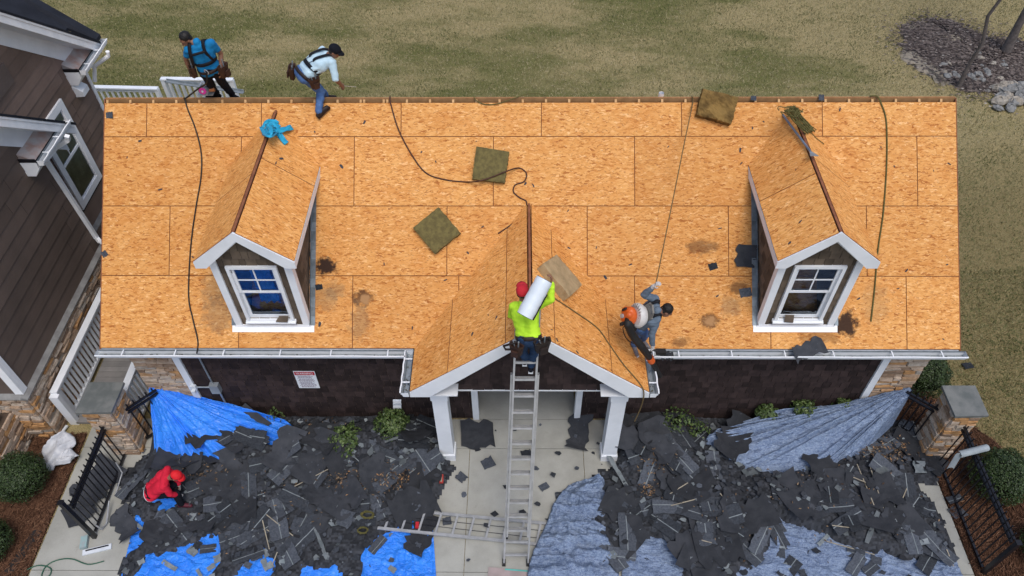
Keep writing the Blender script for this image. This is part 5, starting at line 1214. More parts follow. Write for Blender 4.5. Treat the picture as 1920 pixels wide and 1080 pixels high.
mb = MB(); mb.beam(at(114, 813, Z=.07), at(126, 798, Z=.07), .05, .03); tag(mb.build('trim_offcut', M_WHITE2), 'short grey white trim offcut on the straw near the railing end', 'offcut')
for (px, py, lb, mt) in ((164, 560, 'upper of two pale lumps behind the long white railing', M_WHITE), (155, 575, 'lower of two pale lumps behind the long white railing', M_WHITE2)):  # two pale rounded fixtures on stems, kind not known
    q = at(px, py, Z=.75); mb = MB(); mb.ball((q.x, q.y, q.z), .10, .10, .09, 12, 8); mb.tube([(q.x, q.y, q.z - .7), (q.x, q.y, q.z - .05)], .02, 8); tag(mb.build('utility_fixture', mt, None, True), lb, 'garden light')
mb = MB(); q = at(828, 898, Z=.12); mb.obox((q.x - .03, q.y - .1, q.z), (.07, .01, 0), (-.01, .17, 0), (0, 0, .04)); mb.obox((q.x - .015, q.y - .08, q.z + .041), (.03, .005, 0), (-.005, .1, 0), (0, 0, .01), 1)
tag(mb.build('small_carton', [simple('red_card', (.42, .05, .04), None, 3, .6), M_LATH]), 'small red and tan carton at the heap edge beside the walkway', 'carton')
M_ROPE = simple('tan_rope', (.17, .115, .045), (.10, .07, .03), 60, .85); M_ROPEG = simple('olive_rope', (.13, .115, .035), (.07, .065, .02), 50, .85); M_HOSE = simple('dark_air_hose', (.014, .012, .011), None, 9, .45); M_HOSER = simple('rust_brown_hose', (.065, .022, .012), None, 9, .5)
def coil(name, label, px, py, z, r, n, mat, k=5, cat='rope'):
    q = at(px, py, Z=z); pts = []
    for i in range(k * 16): a = i / 16 * 2 * math.pi; rr = r * random.uniform(.75, 1.1); pts.append((q.x + rr * 1.3 * math.cos(a), q.y + rr * math.sin(a) * .8, q.z + .03 + .05 * i / (k * 16) + random.uniform(-.01, .02)))
    mb = MB(); mb.tube(pts, .008, 5); tag(mb.build(name, mat, None, True), label, cat)
coil('rope_coil', 'loose olive rope coil on the heap beside the upper end of the flat ladder', 690, 968, .28, .09, 0, M_ROPEG); coil('rope_coil', 'small olive rope coil by the lower rail end of the flat ladder', 681, 997, .22, .075, 0, M_ROPEG, 6)

# ================================================================== THINGS ON THE ROOF
def on_plane(px, py, O, N):
    D = Vector(cd + (px - 960) / F * cr + (540 - py) / F * cu); C = Vector(CAM); O, N = Vector(O), Vector(N); return C + D * ((O - C).dot(N) / D.dot(N))
PSn = lambda sx: Vector((sx * SP, 0, CP)); porchO = Vector((PX, 0, PZR))
TN_D = (5.425 - 4.785) / .79; LD = math.hypot(.79, .64)
def dorm(px, py, rx, sx, h=0): N = Vector((sx * .64 / LD, 0, .79 / LD)); return on_plane(px, py, Vector((rx, 0, 5.425)) + N * h, N)
def rtube(name, label, px, r, mat, h=None, cat='hose', n=90, fn=None):
    pts = [(fn[i](x, y) if fn and i in fn else at(x, y, roof=(h or r))) for i, (x, y) in enumerate(px)]
    mb = MB(); mb.tube(catmull(pts, n), r, 6); return tag(mb.build(name, mat, None, True), label, cat)
rtube('air_hose', 'black air hose running down the left side of the roof into the gutter', [(346, 184), (352, 205), (366, 240), (377, 285), (377, 330), (368, 385), (360, 440), (355, 500), (354, 560), (362, 600), (371, 640), (369, 663)], .0125, M_HOSE, n=110, fn={11: lambda x, y: at(x, y, Y=-.06)})
rtube('air_hose', 'brown hose curving from the ridge past the square olive pad to the porch valley', [(731, 180), (733, 196), (748, 245), (775, 295), (800, 325), (835, 337), (872, 341), (895, 340), (920, 333), (950, 321), (973, 315), (987, 325), (983, 340), (966, 347), (963, 360), (975, 371), (987, 378), (984, 395), (964, 417), (934, 438)], .0125, M_HOSER, n=170, fn={i: (lambda x, y: at(x, y, roof=.135)) for i in (7, 8, 9)})
rtube('safety_rope', 'short dark green rope draped over the middle of the ridge', [(888, 181), (895, 190), (912, 196), (935, 194), (965, 184), (990, 176), (1012, 176), (1025, 180)], .009, M_ROPEG, .02, 'rope', 60)
rtube('safety_rope', 'tan safety rope hanging straight from the ridge to the man with the blower', [(1297, 181), (1299, 192), (1285, 262), (1270, 330), (1255, 400), (1242, 462), (1229, 530)], .010, M_ROPE, .02, 'rope', 60, {i: (lambda x, y, k=(i - 1) / 5: at(1299, 190, roof=.03).lerp(Vector((1.93, -.21, 4.66)), k)) for i in range(2, 7)})
rtube('safety_rope', 'olive rope lying down the roof right of the right dormer', [(1631, 180), (1645, 181), (1653, 196), (1661, 222), (1663, 262), (1662, 320), (1656, 400), (1646, 470), (1640, 540), (1633, 603)], .013, M_ROPEG, .013, 'rope', 80)
pr = lambda x, y: on_plane(x, y, porchO + PSn(1) * .014, PSn(1))
rtube('safety_rope', 'brown rope across the right porch slope, dangling over its eave', [(1038, 558), (1080, 586), (1120, 615), (1142, 645), (1168, 682), (1197, 716), (1207, 735), (1203, 760), (1190, 790)], .011, M_ROPE, .02, 'rope', 80, {**{i: pr for i in range(6)}, 6: lambda x, y: at(x, y, Y=-.93), 7: lambda x, y: at(x, y, Y=-.93), 8: lambda x, y: at(x, y, Y=-.9)})
# rope bunch and pole on the right dormer
mb = MB()
for k in range(26):
    o = random.uniform(-1, 1); pts = []
    for (x, y) in ((1480, 203), (1488, 212), (1497, 224), (1508, 236), (1520, 248)):
        q = dorm(x + o * 9 + random.uniform(-3, 3), y - o * 4 + random.uniform(-2, 2), 4.62, 1, .03 + random.uniform(0, .05)); pts.append(q)
    mb.tube(catmull(pts, 10), .008, 5)
for k in range(7):
    c = dorm(1482 + random.uniform(-6, 12), 208 + random.uniform(-4, 10), 4.62, 1, .06); r_ = random.uniform(.08, .2); a0 = random.uniform(0, 6); mb.tube([c + Vector((r_ * math.cos(a0 + t * .5), r_ * .6 * math.sin(a0 + t * .5), .03 * math.sin(t))) for t in range(10)], .008, 5)
mb.tube(catmull([dorm(1520, 248, 4.62, 1, .03), dorm(1532, 260, 4.62, 1, .02), at(1545, 270, roof=.02)], 10), .008, 5)
tag(mb.build('rope_bundle', M_ROPEG, None, True), 'bunched olive rope lying on top of the right dormer ridge', 'rope')
pl = thing('stripping_pole', 'long grey stripping tool with black grip lying along the right dormer ridge', 'roofing tool', tuple(dorm(1490, 242, 4.62, -1, .03)))
a, m1, b = dorm(1453, 194, 4.62, -1, .05), dorm(1466, 213, 4.62, -1, .05), dorm(1520, 285, 4.62, -1, .05); c = dorm(1527, 293, 4.62, 1, .06)
mb = MB(); mb.tube([m1, b], .02, 8); mb.build('shaft', simple('blue_grey_steel', (.20, .25, .32), (.14, .17, .22), 5, .4, .5, .4), pl, True)
mb = MB(); mb.tube([a, a.lerp(m1, .15), m1], [.024, .03, .026], 8); mb.build('grip', M_RUBBER, pl, True)
mb = MB(); d = (c - b).normalized(); sd = d.cross(Vector((0, 0, 1))).normalized(); mb.prism([b - sd * .02, b + sd * .02, c + sd * .07, c - sd * .07], (0, 0, .01)); mb.build('blade', M_ALU, pl)
# blue strap bunch on the left dormer ridge
mb = MB(); L_ = lambda x, y, h=.03: dorm(x, y, -4.42, 1 if x > 508 else -1, h)
def ribbon(px, w, h0, seedv):
    P = catmull([L_(x, y, h0 + random.uniform(0, .03)) for x, y in px], 14); rows = []
    for i, p in enumerate(P):
        d = (P[min(i + 1, 14)] - P[max(i - 1, 0)]).normalized(); sd = d.cross(Vector((.2, -.5, .8))).normalized(); tw = math.sin(i * .9 + seedv) * .5; up = sd.cross(d)
        rows.append([p + (sd * math.cos(tw) + up * math.sin(tw)) * w * u for u in (-1, -.3, .3, 1)])
    mb.grid(rows)
for k, s_ in enumerate(([(492, 240), (500, 229), (512, 226), (522, 232)], [(493, 246), (505, 236), (516, 238), (524, 234)], [(490, 238), (496, 250), (507, 254), (518, 248)], [(500, 232), (508, 244), (504, 254), (494, 250)], [(508, 238), (520, 246), (530, 258), (538, 268)], [(505, 240), (518, 249), (528, 260), (536, 270)], [(512, 240), (525, 243), (538, 239), (547, 237)], [(510, 246), (524, 246), (538, 242), (548, 240)], [(500, 236), (512, 232), (520, 240), (510, 248)], [(496, 243), (506, 248), (514, 244), (508, 236)])): ribbon(s_, .035, .02 + .012 * (k % 4), k)
o = mb.build('blue_strap', simple('turquoise_webbing', (.02, .38, .60), (.015, .28, .48), 12, .6), None, True); tag(o, 'crumpled turquoise blue cloth straps on the left dormer ridge', 'strap'); md = o.modifiers.new('t', 'SOLIDIFY'); md.thickness = .012
# foam pads
M_FOAM = simple('olive_foam', (.165, .135, .052), (.105, .085, .036), 14, .95, .1, bump=.5, bscale=70); M_FOAM2 = simple('worn_brown_foam', (.24, .15, .05), (.09, .055, .02), 5, .95, .1, bump=.9, bscale=40); M_FOAM3 = simple('tan_grey_foam', (.40, .29, .16), (.30, .22, .12), 7, .95, .1, bump=.5, bscale=60)
def pad(label, px, th, mat, seed, plane=None, rough=.006):
    q = [(at(x, y, roof=th) if plane is None else on_plane(x, y, porchO + PSn(1) * th, PSn(1))) for x, y in px]; N = Nv if plane is None else PSn(1)
    r_ = random.Random(seed); n = 16; rows = []
    for j in range(n + 1):
        row = []
        for i in range(n + 1):
            u, v = i / n, j / n; p = q[0].lerp(q[1], u).lerp(q[3].lerp(q[2], u), v); e = min(u, 1 - u, v, 1 - v) * n
            hN = (float(vnoise(np.array(u * 4 + seed), np.array(v * 4), seed)) - .5) * rough * 2 + r_.uniform(-.3, .3) * rough - (.012 if e < .5 else 0)
            jit = Vector((r_.uniform(-1, 1), r_.uniform(-1, 1), 0)) * (.004 + rough * .2) if e < .5 else Vector()
            row.append(p + N * hN + jit)
        rows.append(row)
    mb = MB(); mb.grid(rows); ring = rows[0] + [r[-1] for r in rows[1:]] + list(reversed(rows[-1]))[1:] + [r[0] for r in reversed(rows[1:-1])]
    mb.grid([[p - N * (th - .004) + Vector((r_.uniform(-1, 1), r_.uniform(-1, 1), 0)) * .006 for p in ring], [p - N * th * .5 + Vector((r_.uniform(-1, 1), r_.uniform(-1, 1), 0)) * .012 for p in ring], ring], closed=True)
    tag(mb.build('foam_pad', mat), label, 'foam pad', 'foam pads on the roof')
pad('square olive foam pad with the brown hose across it', [(893, 274), (955, 284), (946, 343), (885, 335)], .12, M_FOAM, 1)
pad('olive foam pad turned on its corner, lying alone on the left roof', [(822, 388), (863, 437), (815, 476), (774, 427)], .12, M_FOAM, 2)
pad('ragged brown foam pad hanging over the ridge right of the vent pipe', [(1319, 165), (1386, 182), (1372, 232), (1306, 214)], .16, M_FOAM2, 3, None, .03)
pad('oblong tan foam block on the porch roof beside the man in lime', [(1045, 476), (1093, 533), (1069, 556), (1019, 494)], .17, M_FOAM3, 4, 'porch')
# scraps left on the boards
gsr = 'dark scraps left on the roof boards'
for (px, py, vi, sc_, yaw, lb) in ((205, 216, small[0], .55, .1, 'pointed dark scrap near the upper left roof corner'), (196, 476, small[1], .5, .6, 'dark scrap at the left roof edge'), (1337, 499, small[2], .75, .3, 'lone dark scrap below the brown stain on the right roof'), (1400, 480, felt[0], .6, 1.5, 'torn black felt left against the right dormer cheek'), (1398, 548, small[3], .9, .2, 'black felt bit beside the lower right dormer cheek'), (1515, 655, felt[1], .62, .4, 'black felt flap drooping from the eave below the right dormer'), (598, 538, small[2], .6, .2, 'black scrap tucked at the left dormer flashing'), (1540, 183, small[1], .5, .0, 'dark patch on the ridge board'), (1413, 184, small[0], .4, 0.0, 'small dark patch on the ridge by the foam pad')):
    q = at(px, py, roof=.012); nq = Nv.to_track_quat('Z', 'Y').to_matrix() @ Matrix.Rotation(yaw, 3, 'Z'); add_scrap(q.x, q.y, q.z, 0, 0, lb, gsr, vi, sc_, nq.to_euler())
tiny = MB(); tiny = scrap_mesh(.10, .045, .3, .1, False, 99, 0).build('roof_scrap', SMATS); first = True
for (px, py) in ((590, 247), (683, 229), (790, 285), (893, 265), (817, 303), (640, 312), (517, 305), (528, 297), (445, 265), (300, 355), (238, 295), (262, 264), (361, 482), (1000, 348), (985, 344), (1253, 275), (1388, 281), (1390, 306), (1411, 240), (1432, 228), (1575, 205), (1652, 276), (1751, 320), (1677, 312), (1780, 307), (1492, 318), (1700, 508), (1684, 541), (1610, 560), (1776, 496), (1769, 636), (1700, 507), (1460, 493), (1350, 428), (1118, 464), (1182, 496), (1065, 395), (1067, 465), (1500, 415), (905, 425), (877, 474), (835, 525), (773, 615), (720, 495), (599, 608), (1480, 455), (1135, 520), (1137, 568), (1345, 555), (915, 590), (930, 595), (885, 626), (880, 640), (1045, 637), (1083, 660), (1126, 640), (1035, 618)):
    pw = (880 < px < 1000 and py > 560) or (1000 < px < 1140 and py > 600)
    if pw: sx = -1 if px < 993 else 1; q = on_plane(px, py, porchO + PSn(sx) * .01, PSn(sx)); N = PSn(sx)
    elif 410 < px < 600 and 250 < py < 480: sx = 1 if px > 475 + (432 - py) * .35 else -1; q = dorm(px, py, -4.42, sx, .01); N = Vector((sx * .64, 0, .79)).normalized()
    elif 1400 < px < 1560 and 255 < py < 480: q = dorm(px, py, 4.62, -1, .01); N = Vector((-.64, 0, .79)).normalized()
    else: q = at(px, py, roof=.01); N = Nv
    o = tiny if first else tiny.copy()
    if not first: COL.objects.link(o)
    first = False; o.location = q; o.rotation_euler = (N.to_track_quat('Z', 'Y').to_matrix() @ Matrix.Rotation(random.uniform(0, 3), 3, 'Z')).to_euler(); s = random.uniform(.3, .85); o.scale = (s, s * random.uniform(.5, 1), s)
    tag(o, 'tiny dark shingle crumb lying on the orange roof boards', 'shingle piece', 'tiny shingle crumbs on the roof boards')
# sheet hung inside the left dormer, scraps on the sills
wx0, wx1, wz0, wz1, yf = DL; mb = MB(); mb.grid([[(wx0 + .2 + .34 * u, yf + .30 + .02 * math.sin(u * 17), wz0 + .03 + (wz1 - wz0 - .2) * v) for u in [i / 14 for i in range(15)]] for v in (0, .3, .6, 1)])
tag(mb.build('inner_sheet', M_TARPB, None, True), 'blue plastic sheet hanging inside behind the left dormer window', 'sheet')
for Dm, u, lb in ((DL, .62, 'dark shingle scrap lying on the sill of the left dormer window'), (DR, .20, 'brown shingle block standing on the sill of the right dormer window')):
    x = Dm[0] + .82 * u; z = Dm[2] + .078; y = Dm[4] - .06; mb = MB(); mb.prism([(x, y - .02, z - .02), (x + .15, y - .03, z - .025), (x + .17, y + .03, z + .0), (x + .16, y + .045, z + .07), (x + .01, y + .045, z + .075)] if u < .5 else [(x, y - .02, z - .015), (x + .2, y - .025, z - .02), (x + .22, y + .03, z + .06), (x + .06, y + .04, z + .05)], (0, .012, .012)); tag(mb.build('shingle_scrap', M_SHAKE2), lb, 'shingle piece')
# saw on the ridge beside the man in bright blue
q = at(382, 170, Y=3.33); sw_ = thing('circular_saw', 'grey power saw with a bright pink disc resting on the ridge', 'power saw', tuple(q))
mb = MB(); mb.tube([(q.x, q.y - .02, q.z), (q.x, q.y + .05, q.z)], .085, 18); mb.build('guard', simple('saw_grey', (.22, .23, .26), (.15, .15, .17), 9, .4), sw_)
mb = MB(); mb.tube([(q.x - .01, q.y - .036, q.z + .01), (q.x - .01, q.y - .021, q.z + .01)], .062, 18); mb.tube([(q.x - .01, q.y - .044, q.z + .01), (q.x - .01, q.y - .0365, q.z + .01)], .02, 10, 1); mb.build('disc', [simple('hot_pink', (.75, .06, .38), None, 4, .5), M_WHITE2], sw_)
mb = MB(); mb.tube([(q.x + .04, q.y + .06, q.z - .02), (q.x + .16, q.y + .08, q.z - .02)], .045, 10); mb.tube([(q.x - .06, q.y + .06, q.z + .07), (q.x, q.y + .07, q.z + .13), (q.x + .09, q.y + .07, q.z + .09)], .018, 8, 1); mb.build('motor', [simple('saw_orange', (.45, .17, .06), None, 4, .5), M_WHITE2], sw_, True)
mb = MB(); mb.box(q.x - .13, q.x + .14, q.y - .02, q.y + .1, q.z - .088, q.z - .08); mb.build('base_plate', M_ALU, sw_)
#--STAGE4--
# ================================================================== PEOPLE
def caps(mb, p, q, r0, r1, n=12):
    """a tapered limb with round ends"""
    p, q = Vector(p), Vector(q); d = q - p; L = d.length
    if L < 1e-6: d = Vector((0, 0, 1)); L = 1e-6
    d = d / L; a = d.orthogonal().normalized(); c = d.cross(a); rows = []
    for i in range(5): t = -math.pi / 2 + .05 + (math.pi / 2 - .05) * i / 4; rows.append((p + d * r0 * math.sin(t), r0 * math.cos(t)))
    for i in range(5): t = (math.pi / 2 - .05) * i / 4; rows.append((q + d * r1 * math.sin(t), r1 * math.cos(t)))
    mb.grid([[o + (a * math.cos(6.28318 * k / n) + c * math.sin(6.28318 * k / n)) * r for k in range(n)] for o, r in rows], closed=True)
    mb.face(list(reversed([rows[0][0] + (a * math.cos(6.28318 * k / n) + c * math.sin(6.28318 * k / n)) * rows[0][1] for k in range(n)])))
    mb.face([rows[-1][0] + (a * math.cos(6.28318 * k / n) + c * math.sin(6.28318 * k / n)) * rows[-1][1] for k in range(n)])
def ell(mb, c, ax, n=14, k=10):
    """closed ellipsoid from three half-axis vectors"""
    c = Vector(c); A, B, C_ = map(Vector, ax)
    rows = [[c + A * math.sin(t) * math.cos(6.28318 * j / n) + B * math.sin(t) * math.sin(6.28318 * j / n) + C_ * math.cos(t) for j in range(n)] for t in [math.pi * (i + .08) / (k - 1 + .16) for i in range(k)]]
    mb.grid(rows, closed=True); mb.face(list(reversed(rows[0]))); mb.face(rows[-1])
def merge(mb, name, mat, parent, voxel, sm=4, wr=0.0, wf=9, seed=0):
    """weld overlapping shapes into one continuous smooth skin"""
    o = mb.build(name, mat, None); md = o.modifiers.new('r', 'REMESH'); md.mode = 'VOXEL'; md.voxel_size = voxel
    s_ = o.modifiers.new('s', 'SMOOTH'); s_.iterations = sm; s_.factor = .5
    dg = bpy.context.evaluated_depsgraph_get(); me = bpy.data.meshes.new_from_object(o.evaluated_get(dg)); bpy.data.objects.remove(o)
    n = len(me.vertices); co = np.empty(n * 3, np.float32); me.vertices.foreach_get('co', co); co = co.reshape(-1, 3)
    if wr:
        nr = np.empty(n * 3, np.float32); me.vertices.foreach_get('normal', nr); nr = nr.reshape(-1, 3)
        f = (1 - np.abs(2 * vnoise(co[:, 0] * wf + co[:, 1] * wf * .6 + seed, co[:, 2] * wf * 1.6 + co[:, 1] * wf + seed, seed) - 1)) - .5
        f2 = vnoise(co[:, 0] * wf * 2.7 + co[:, 1] * 13, co[:, 2] * wf * 2.2 + seed, seed + 4) - .5
        co = co + nr * (f * wr + f2 * wr * .7)[:, None]
    co = co - np.array(origin_of(parent), np.float32); me.vertices.foreach_set('co', co.astype(np.float32).ravel())
    me.polygons.foreach_set('use_smooth', np.ones(len(me.polygons), bool)); me.materials.clear(); me.materials.append(mat); me.update()
    o = bpy.data.objects.new(name, me); COL.objects.link(o); o.parent = parent; return o
def hand(mb, wr, d, palm_n, curl, thumb_side):
    """palm, four bent fingers of unequal length and a thumb leaving the side of the palm"""
    d = d.normalized(); nn = (palm_n - d * palm_n.dot(d)).normalized(); sd = d.cross(nn)
    for u in (-.024, -.008, .008, .024): caps(mb, wr + d * .015 + sd * u * .7, wr + d * .088 + sd * u, .015, .0125, 8)
    for u, L in ((-.028, .062), (-.0095, .078), (.0095, .084), (.028, .074)):
        p = wr + d * .088 + sd * u; a = curl * .5; q = p + (d * math.cos(a) + nn * math.sin(a)) * L * .5; b = curl * 1.4; r_ = q + (d * math.cos(b) + nn * math.sin(b)) * L * .5
        caps(mb, p, q, .0105, .0095, 8); caps(mb, q, r_, .0095, .008, 8)
    p = wr + d * .03 + sd * .026 * thumb_side; q = p + (d * .6 + sd * thumb_side * .7 + nn * .35).normalized() * .042; r_ = q + (d * .85 + nn * .45).normalized() * .032
    caps(mb, p, q, .0135, .0115, 8); caps(mb, q, r_, .0115, .009, 8)
SKIN = simple('tan_skin', (.24, .12, .075), (.20, .095, .058), 9, .5, .35)
M_HAIR = simple('black_hair', (.008, .007, .007), (.014, .012, .011), 60, .55, .3)
M_LEATHER = simple('brown_leather', (.055, .024, .014), (.033, .015, .010), 12, .6, .3); M_LEATHER2 = simple('dark_leather', (.018, .012, .011), (.03, .02, .017), 12, .6, .3)
M_DENIM = simple('blue_denim', (.085, .165, .35), (.055, .11, .25), 9, .85, .15, bump=.3, bscale=200); M_DENIM2 = simple('dark_denim', (.025, .055, .12), (.016, .034, .075), 9, .85, .15, bump=.3, bscale=200)
M_NAVY = simple('black_work_cloth', (.008, .009, .014), None, 9, .85, .15); M_WEB = simple('black_webbing', (.010, .011, .015), None, 9, .7, .2)
M_EYE = simple('dark_eye', (.01, .008, .008), None, 9, .2, .5)
M_GLOVE = simple('pale_glove', (.55, .52, .50), (.45, .42, .40), 12, .8)
def V3(d): return {k: Vector(v) for k, v in d.items()}
def person(label, J, fwd, face, headup, shirt, trousers, boots, sleeve, toes, curls=(.5, .5), glove=None, hem=0.02, seed=0, build=1.0, low=0.0):
    J = V3(J); root = thing('person', label, 'person', tuple((J['anL'] + J['anR']) / 2 - Vector((0, 0, .08))))
    fwd = Vector(fwd).normalized(); face = Vector(face).normalized(); hu = Vector(headup); hu = (hu - face * hu.dot(face)).normalized(); hs = face.cross(hu)
    pel, nk, hd = J['pel'], J['neck'], J['head']; ax = (nk - pel).normalized(); side = (J['shR'] - J['shL']).normalized()
    mb = MB(); b = build
    chest = pel.lerp(nk, .68); waist = pel.lerp(nk, .3)
    def torso(m, g, low=0):
        for s in (-1, 1):
            caps(m, pel + ax * low + side * .075 * s * b, waist + side * .065 * s * b, .105 * b + g, .098 * b + g); caps(m, waist + side * .065 * s * b, chest + side * .085 * s * b, .098 * b + g, .112 * b + g)
            sh = J['shR'] if s > 0 else J['shL']; caps(m, chest + side * .07 * s * b, sh.lerp(nk, .25) - ax * .03, .108 * b + g, .066 * b + g)
        caps(m, J['shL'], J['shR'], .056 * b + g, .056 * b + g)
    torso(mb, 0); caps(mb, nk - ax * .03, hd - hu * .03, .056, .052)
    # head
    ell(mb, hd + hu * .018 - face * .012, (face * .097, hs * .077, hu * .098)); ell(mb, hd - hu * .045 + face * .022, (face * .068, hs * .058, hu * .07))
    caps(mb, hd + face * .078 + hu * .012, hd + face * .102 - hu * .022, .009, .0145, 8)
    for s in (-1, 1): ell(mb, hd + hs * s * .078 - hu * .008 - face * .006, (face * .018, hs * .009, hu * .03), 8, 6); ell(mb, hd + face * .07 + hs * s * .03 + hu * .032, (face * .018, hs * .026, hu * .008), 8, 6)
    caps(mb, hd + face * .084 - hu * .052 - hs * .02, hd + face * .084 - hu * .052 + hs * .02, .0085, .0085, 8)
    for S_ in 'LR':
        sh, el, wr = J['sh' + S_], J['el' + S_], J['wr' + S_]; hp, kn, an = J['hip' + S_], J['kn' + S_], J['an' + S_]
        caps(mb, sh, el, .052 * b, .040 * b); caps(mb, el, el.lerp(wr, .4), .040 * b, .040 * b); caps(mb, el.lerp(wr, .4), wr, .040 * b, .027)
        dirn = (wr - el).normalized(); pn = (pel - wr); pn = pn - dirn * pn.dot(dirn)
        hand(mb, wr, dirn, pn if pn.length > .01 else fwd, curls[0 if S_ == 'L' else 1], 1 if (dirn.cross(pn)).dot(fwd) > 0 else -1)
        caps(mb, hp, kn, .085 * b, .058 * b); caps(mb, kn, kn.lerp(an, .35), .056 * b, .056 * b); caps(mb, kn.lerp(an, .35), an, .056 * b, .038)
        to = Vector(toes[0 if S_ == 'L' else 1]); caps(mb, an - Vector((0, 0, .04)), an - Vector((0, 0, .05)) + to * .15, .036, .03)
    merge(mb, 'body', SKIN, root, .0075, 3)
    mb = MB()
    for s in (-1, 1): ell(mb, hd + face * .084 + hs * s * .031 + hu * .014, (face * .008, hs * .013, hu * .008), 8, 6)
    mb.build('eyes', M_EYE, root, True)
    # shirt
    mb = MB(); torso(mb, .016, low); caps(mb, nk - ax * .05, nk + ax * .005, .07, .062)
    for S_ in 'LR':
        sh, el, wr = J['sh' + S_], J['el' + S_], J['wr' + S_]; caps(mb, sh, sh.lerp(el, min(sleeve, 1)), .067 * b, (.064 if sleeve < 1 else .055) * b)
        if sleeve > 1: caps(mb, el, el.lerp(wr, sleeve - 1), .055 * b, .043)
    caps(mb, pel + side * .07 - ax * hem, pel - side * .07 - ax * hem, .125 * b, .125 * b)
    merge(mb, 'shirt', shirt, root, .011, 5, .012, 8, seed)
    mb = MB(); caps(mb, pel - side * .07, pel + side * .07, .122 * b, .122 * b)
    for S_ in 'LR':
        hp, kn, an = J['hip' + S_], J['kn' + S_], J['an' + S_]; caps(mb, pel.lerp(hp, .8), hp.lerp(kn, .25), .115 * b, .102 * b); caps(mb, hp.lerp(kn, .2), kn, .102 * b, .074 * b); caps(mb, kn, an + (kn - an).normalized() * .02, .073 * b, .06)
    merge(mb, 'trousers', trousers, root, .011, 5, .012, 9, seed + 3)
    for S_ in 'LR':
        an = J['an' + S_]; to = Vector(toes[0 if S_ == 'L' else 1]).normalized(); dn = Vector((0, 0, 1)).cross(to).cross(to); dn = dn if dn.z < 0 else -dn; dn = dn.normalized()
        mb = MB(); caps(mb, an - to * .045 + dn * .045, an + to * .16 + dn * .052, .043, .037); caps(mb, an, an + dn * .04, .047, .048); caps(mb, an + to * .04 + dn * .03, an + to * .14 + dn * .05, .04, .038)
        bt = merge(mb, 'boot', boots[0], root, .008, 4)
        mb = MB(); s2 = to.cross(dn).normalized(); mb.prism([an - to * .085 + dn * .078 - s2 * .036, an + to * .19 + dn * .078 - s2 * .04, an + to * .205 + dn * .078, an + to * .19 + dn * .078 + s2 * .04, an - to * .085 + dn * .078 + s2 * .036], dn * .018); mb.build('sole', boots[1], bt)
    if glove:
        for S_ in 'LR':
            el, wr = J['el' + S_], J['wr' + S_]; dirn = (wr - el).normalized(); mb = MB(); pn = (pel - wr); pn = pn - dirn * pn.dot(dirn)
            caps(mb, wr - dirn * .02, wr + dirn * .02, .036, .034); hand(mb, wr + dirn * .004, dirn, pn, curls[0 if S_ == 'L' else 1], 1 if (dirn.cross(pn)).dot(fwd) > 0 else -1)
            merge(mb, 'glove', glove, root, .0075, 1)
    return root, J, dict(ax=ax, side=side, fwd=fwd, face=face, hu=hu, hs=hs, chest=chest, waist=waist)
def hair(root, hd, K, back=.03, low=-.02):
    mb = MB(); f, h, s = K['face'], K['hu'], K['hs']
    ell(mb, hd + h * .045 - f * back, (f * .096, s * .088, h * .088)); ell(mb, hd - f * .055 + h * low, (f * .055, s * .075, h * .06)); return merge(mb, 'hair', M_HAIR, root, .009, 2, .006, 40)
def capmesh(root, hd, K, mat, dirn=1, hairlow=True):
    f, h, s = K['face'], K['hu'], K['hs']; mb = MB()
    ell(mb, hd + h * .05 - f * .012, (f * .108, s * .092, h * .085)); c = merge(mb, 'cap', mat, root, .008, 2)
    mb = MB(); fr = f * dirn; rows = []
    for i in range(9):
        a = -1.0 + 2.0 * i / 8; e = hd + h * .045 - f * .012 + fr * .10 * math.cos(a) + s * .085 * math.sin(a); rows.append([e, e + (fr * math.cos(a * .6) + s * math.sin(a * .6) * .4) * .075 * math.cos(a * .8) - h * .018])
    mb.grid(rows); o = mb.build('visor', mat, c, True); md = o.modifiers.new('t', 'SOLIDIFY'); md.thickness = .006
    if hairlow: mb = MB(); ell(mb, hd - f * .045 + h * .0, (f * .055, s * .082, h * .06)); merge(mb, 'hair', M_HAIR, root, .009, 2)
    return c
def ring(mb, c, a, b, ra, rb, r, n=26):
    mb.tube([c + a * ra * math.cos(6.28318 * i / n) + b * rb * math.sin(6.28318 * i / n) for i in range(n + 1)], r, 6)
def belt(root, c, K, mat, w=.03, ra=.188, rb=.134, name='belt'):
    mb = MB(); a = K['side']; b = K['ax'].cross(a).normalized(); rows = [[c + a * ra * math.cos(6.28318 * i / 28) + b * rb * math.sin(6.28318 * i / 28) + K['ax'] * v for i in range(28)] for v in (-w, w)]
    mb.grid(rows, closed=True); o = mb.build(name, mat, root, True); md = o.modifiers.new('t', 'SOLIDIFY'); md.thickness = .012; md.offset = 1; return o
def strap(root, pts, w, nrm, mat=None, name='harness_strap', th=.012):
    P = catmull(pts, 16); mb = MB(); rows = []
    for i, p in enumerate(P):
        d = (P[min(i + 1, 16)] - P[max(i - 1, 0)]).normalized(); sd = d.cross(nrm).normalized(); rows.append([p - sd * w, p + nrm * .006, p + sd * w])
    mb.grid(rows); o = mb.build(name, mat or M_WEB, root, True); md = o.modifiers.new('t', 'SOLIDIFY'); md.thickness = th; md.offset = 1; return o
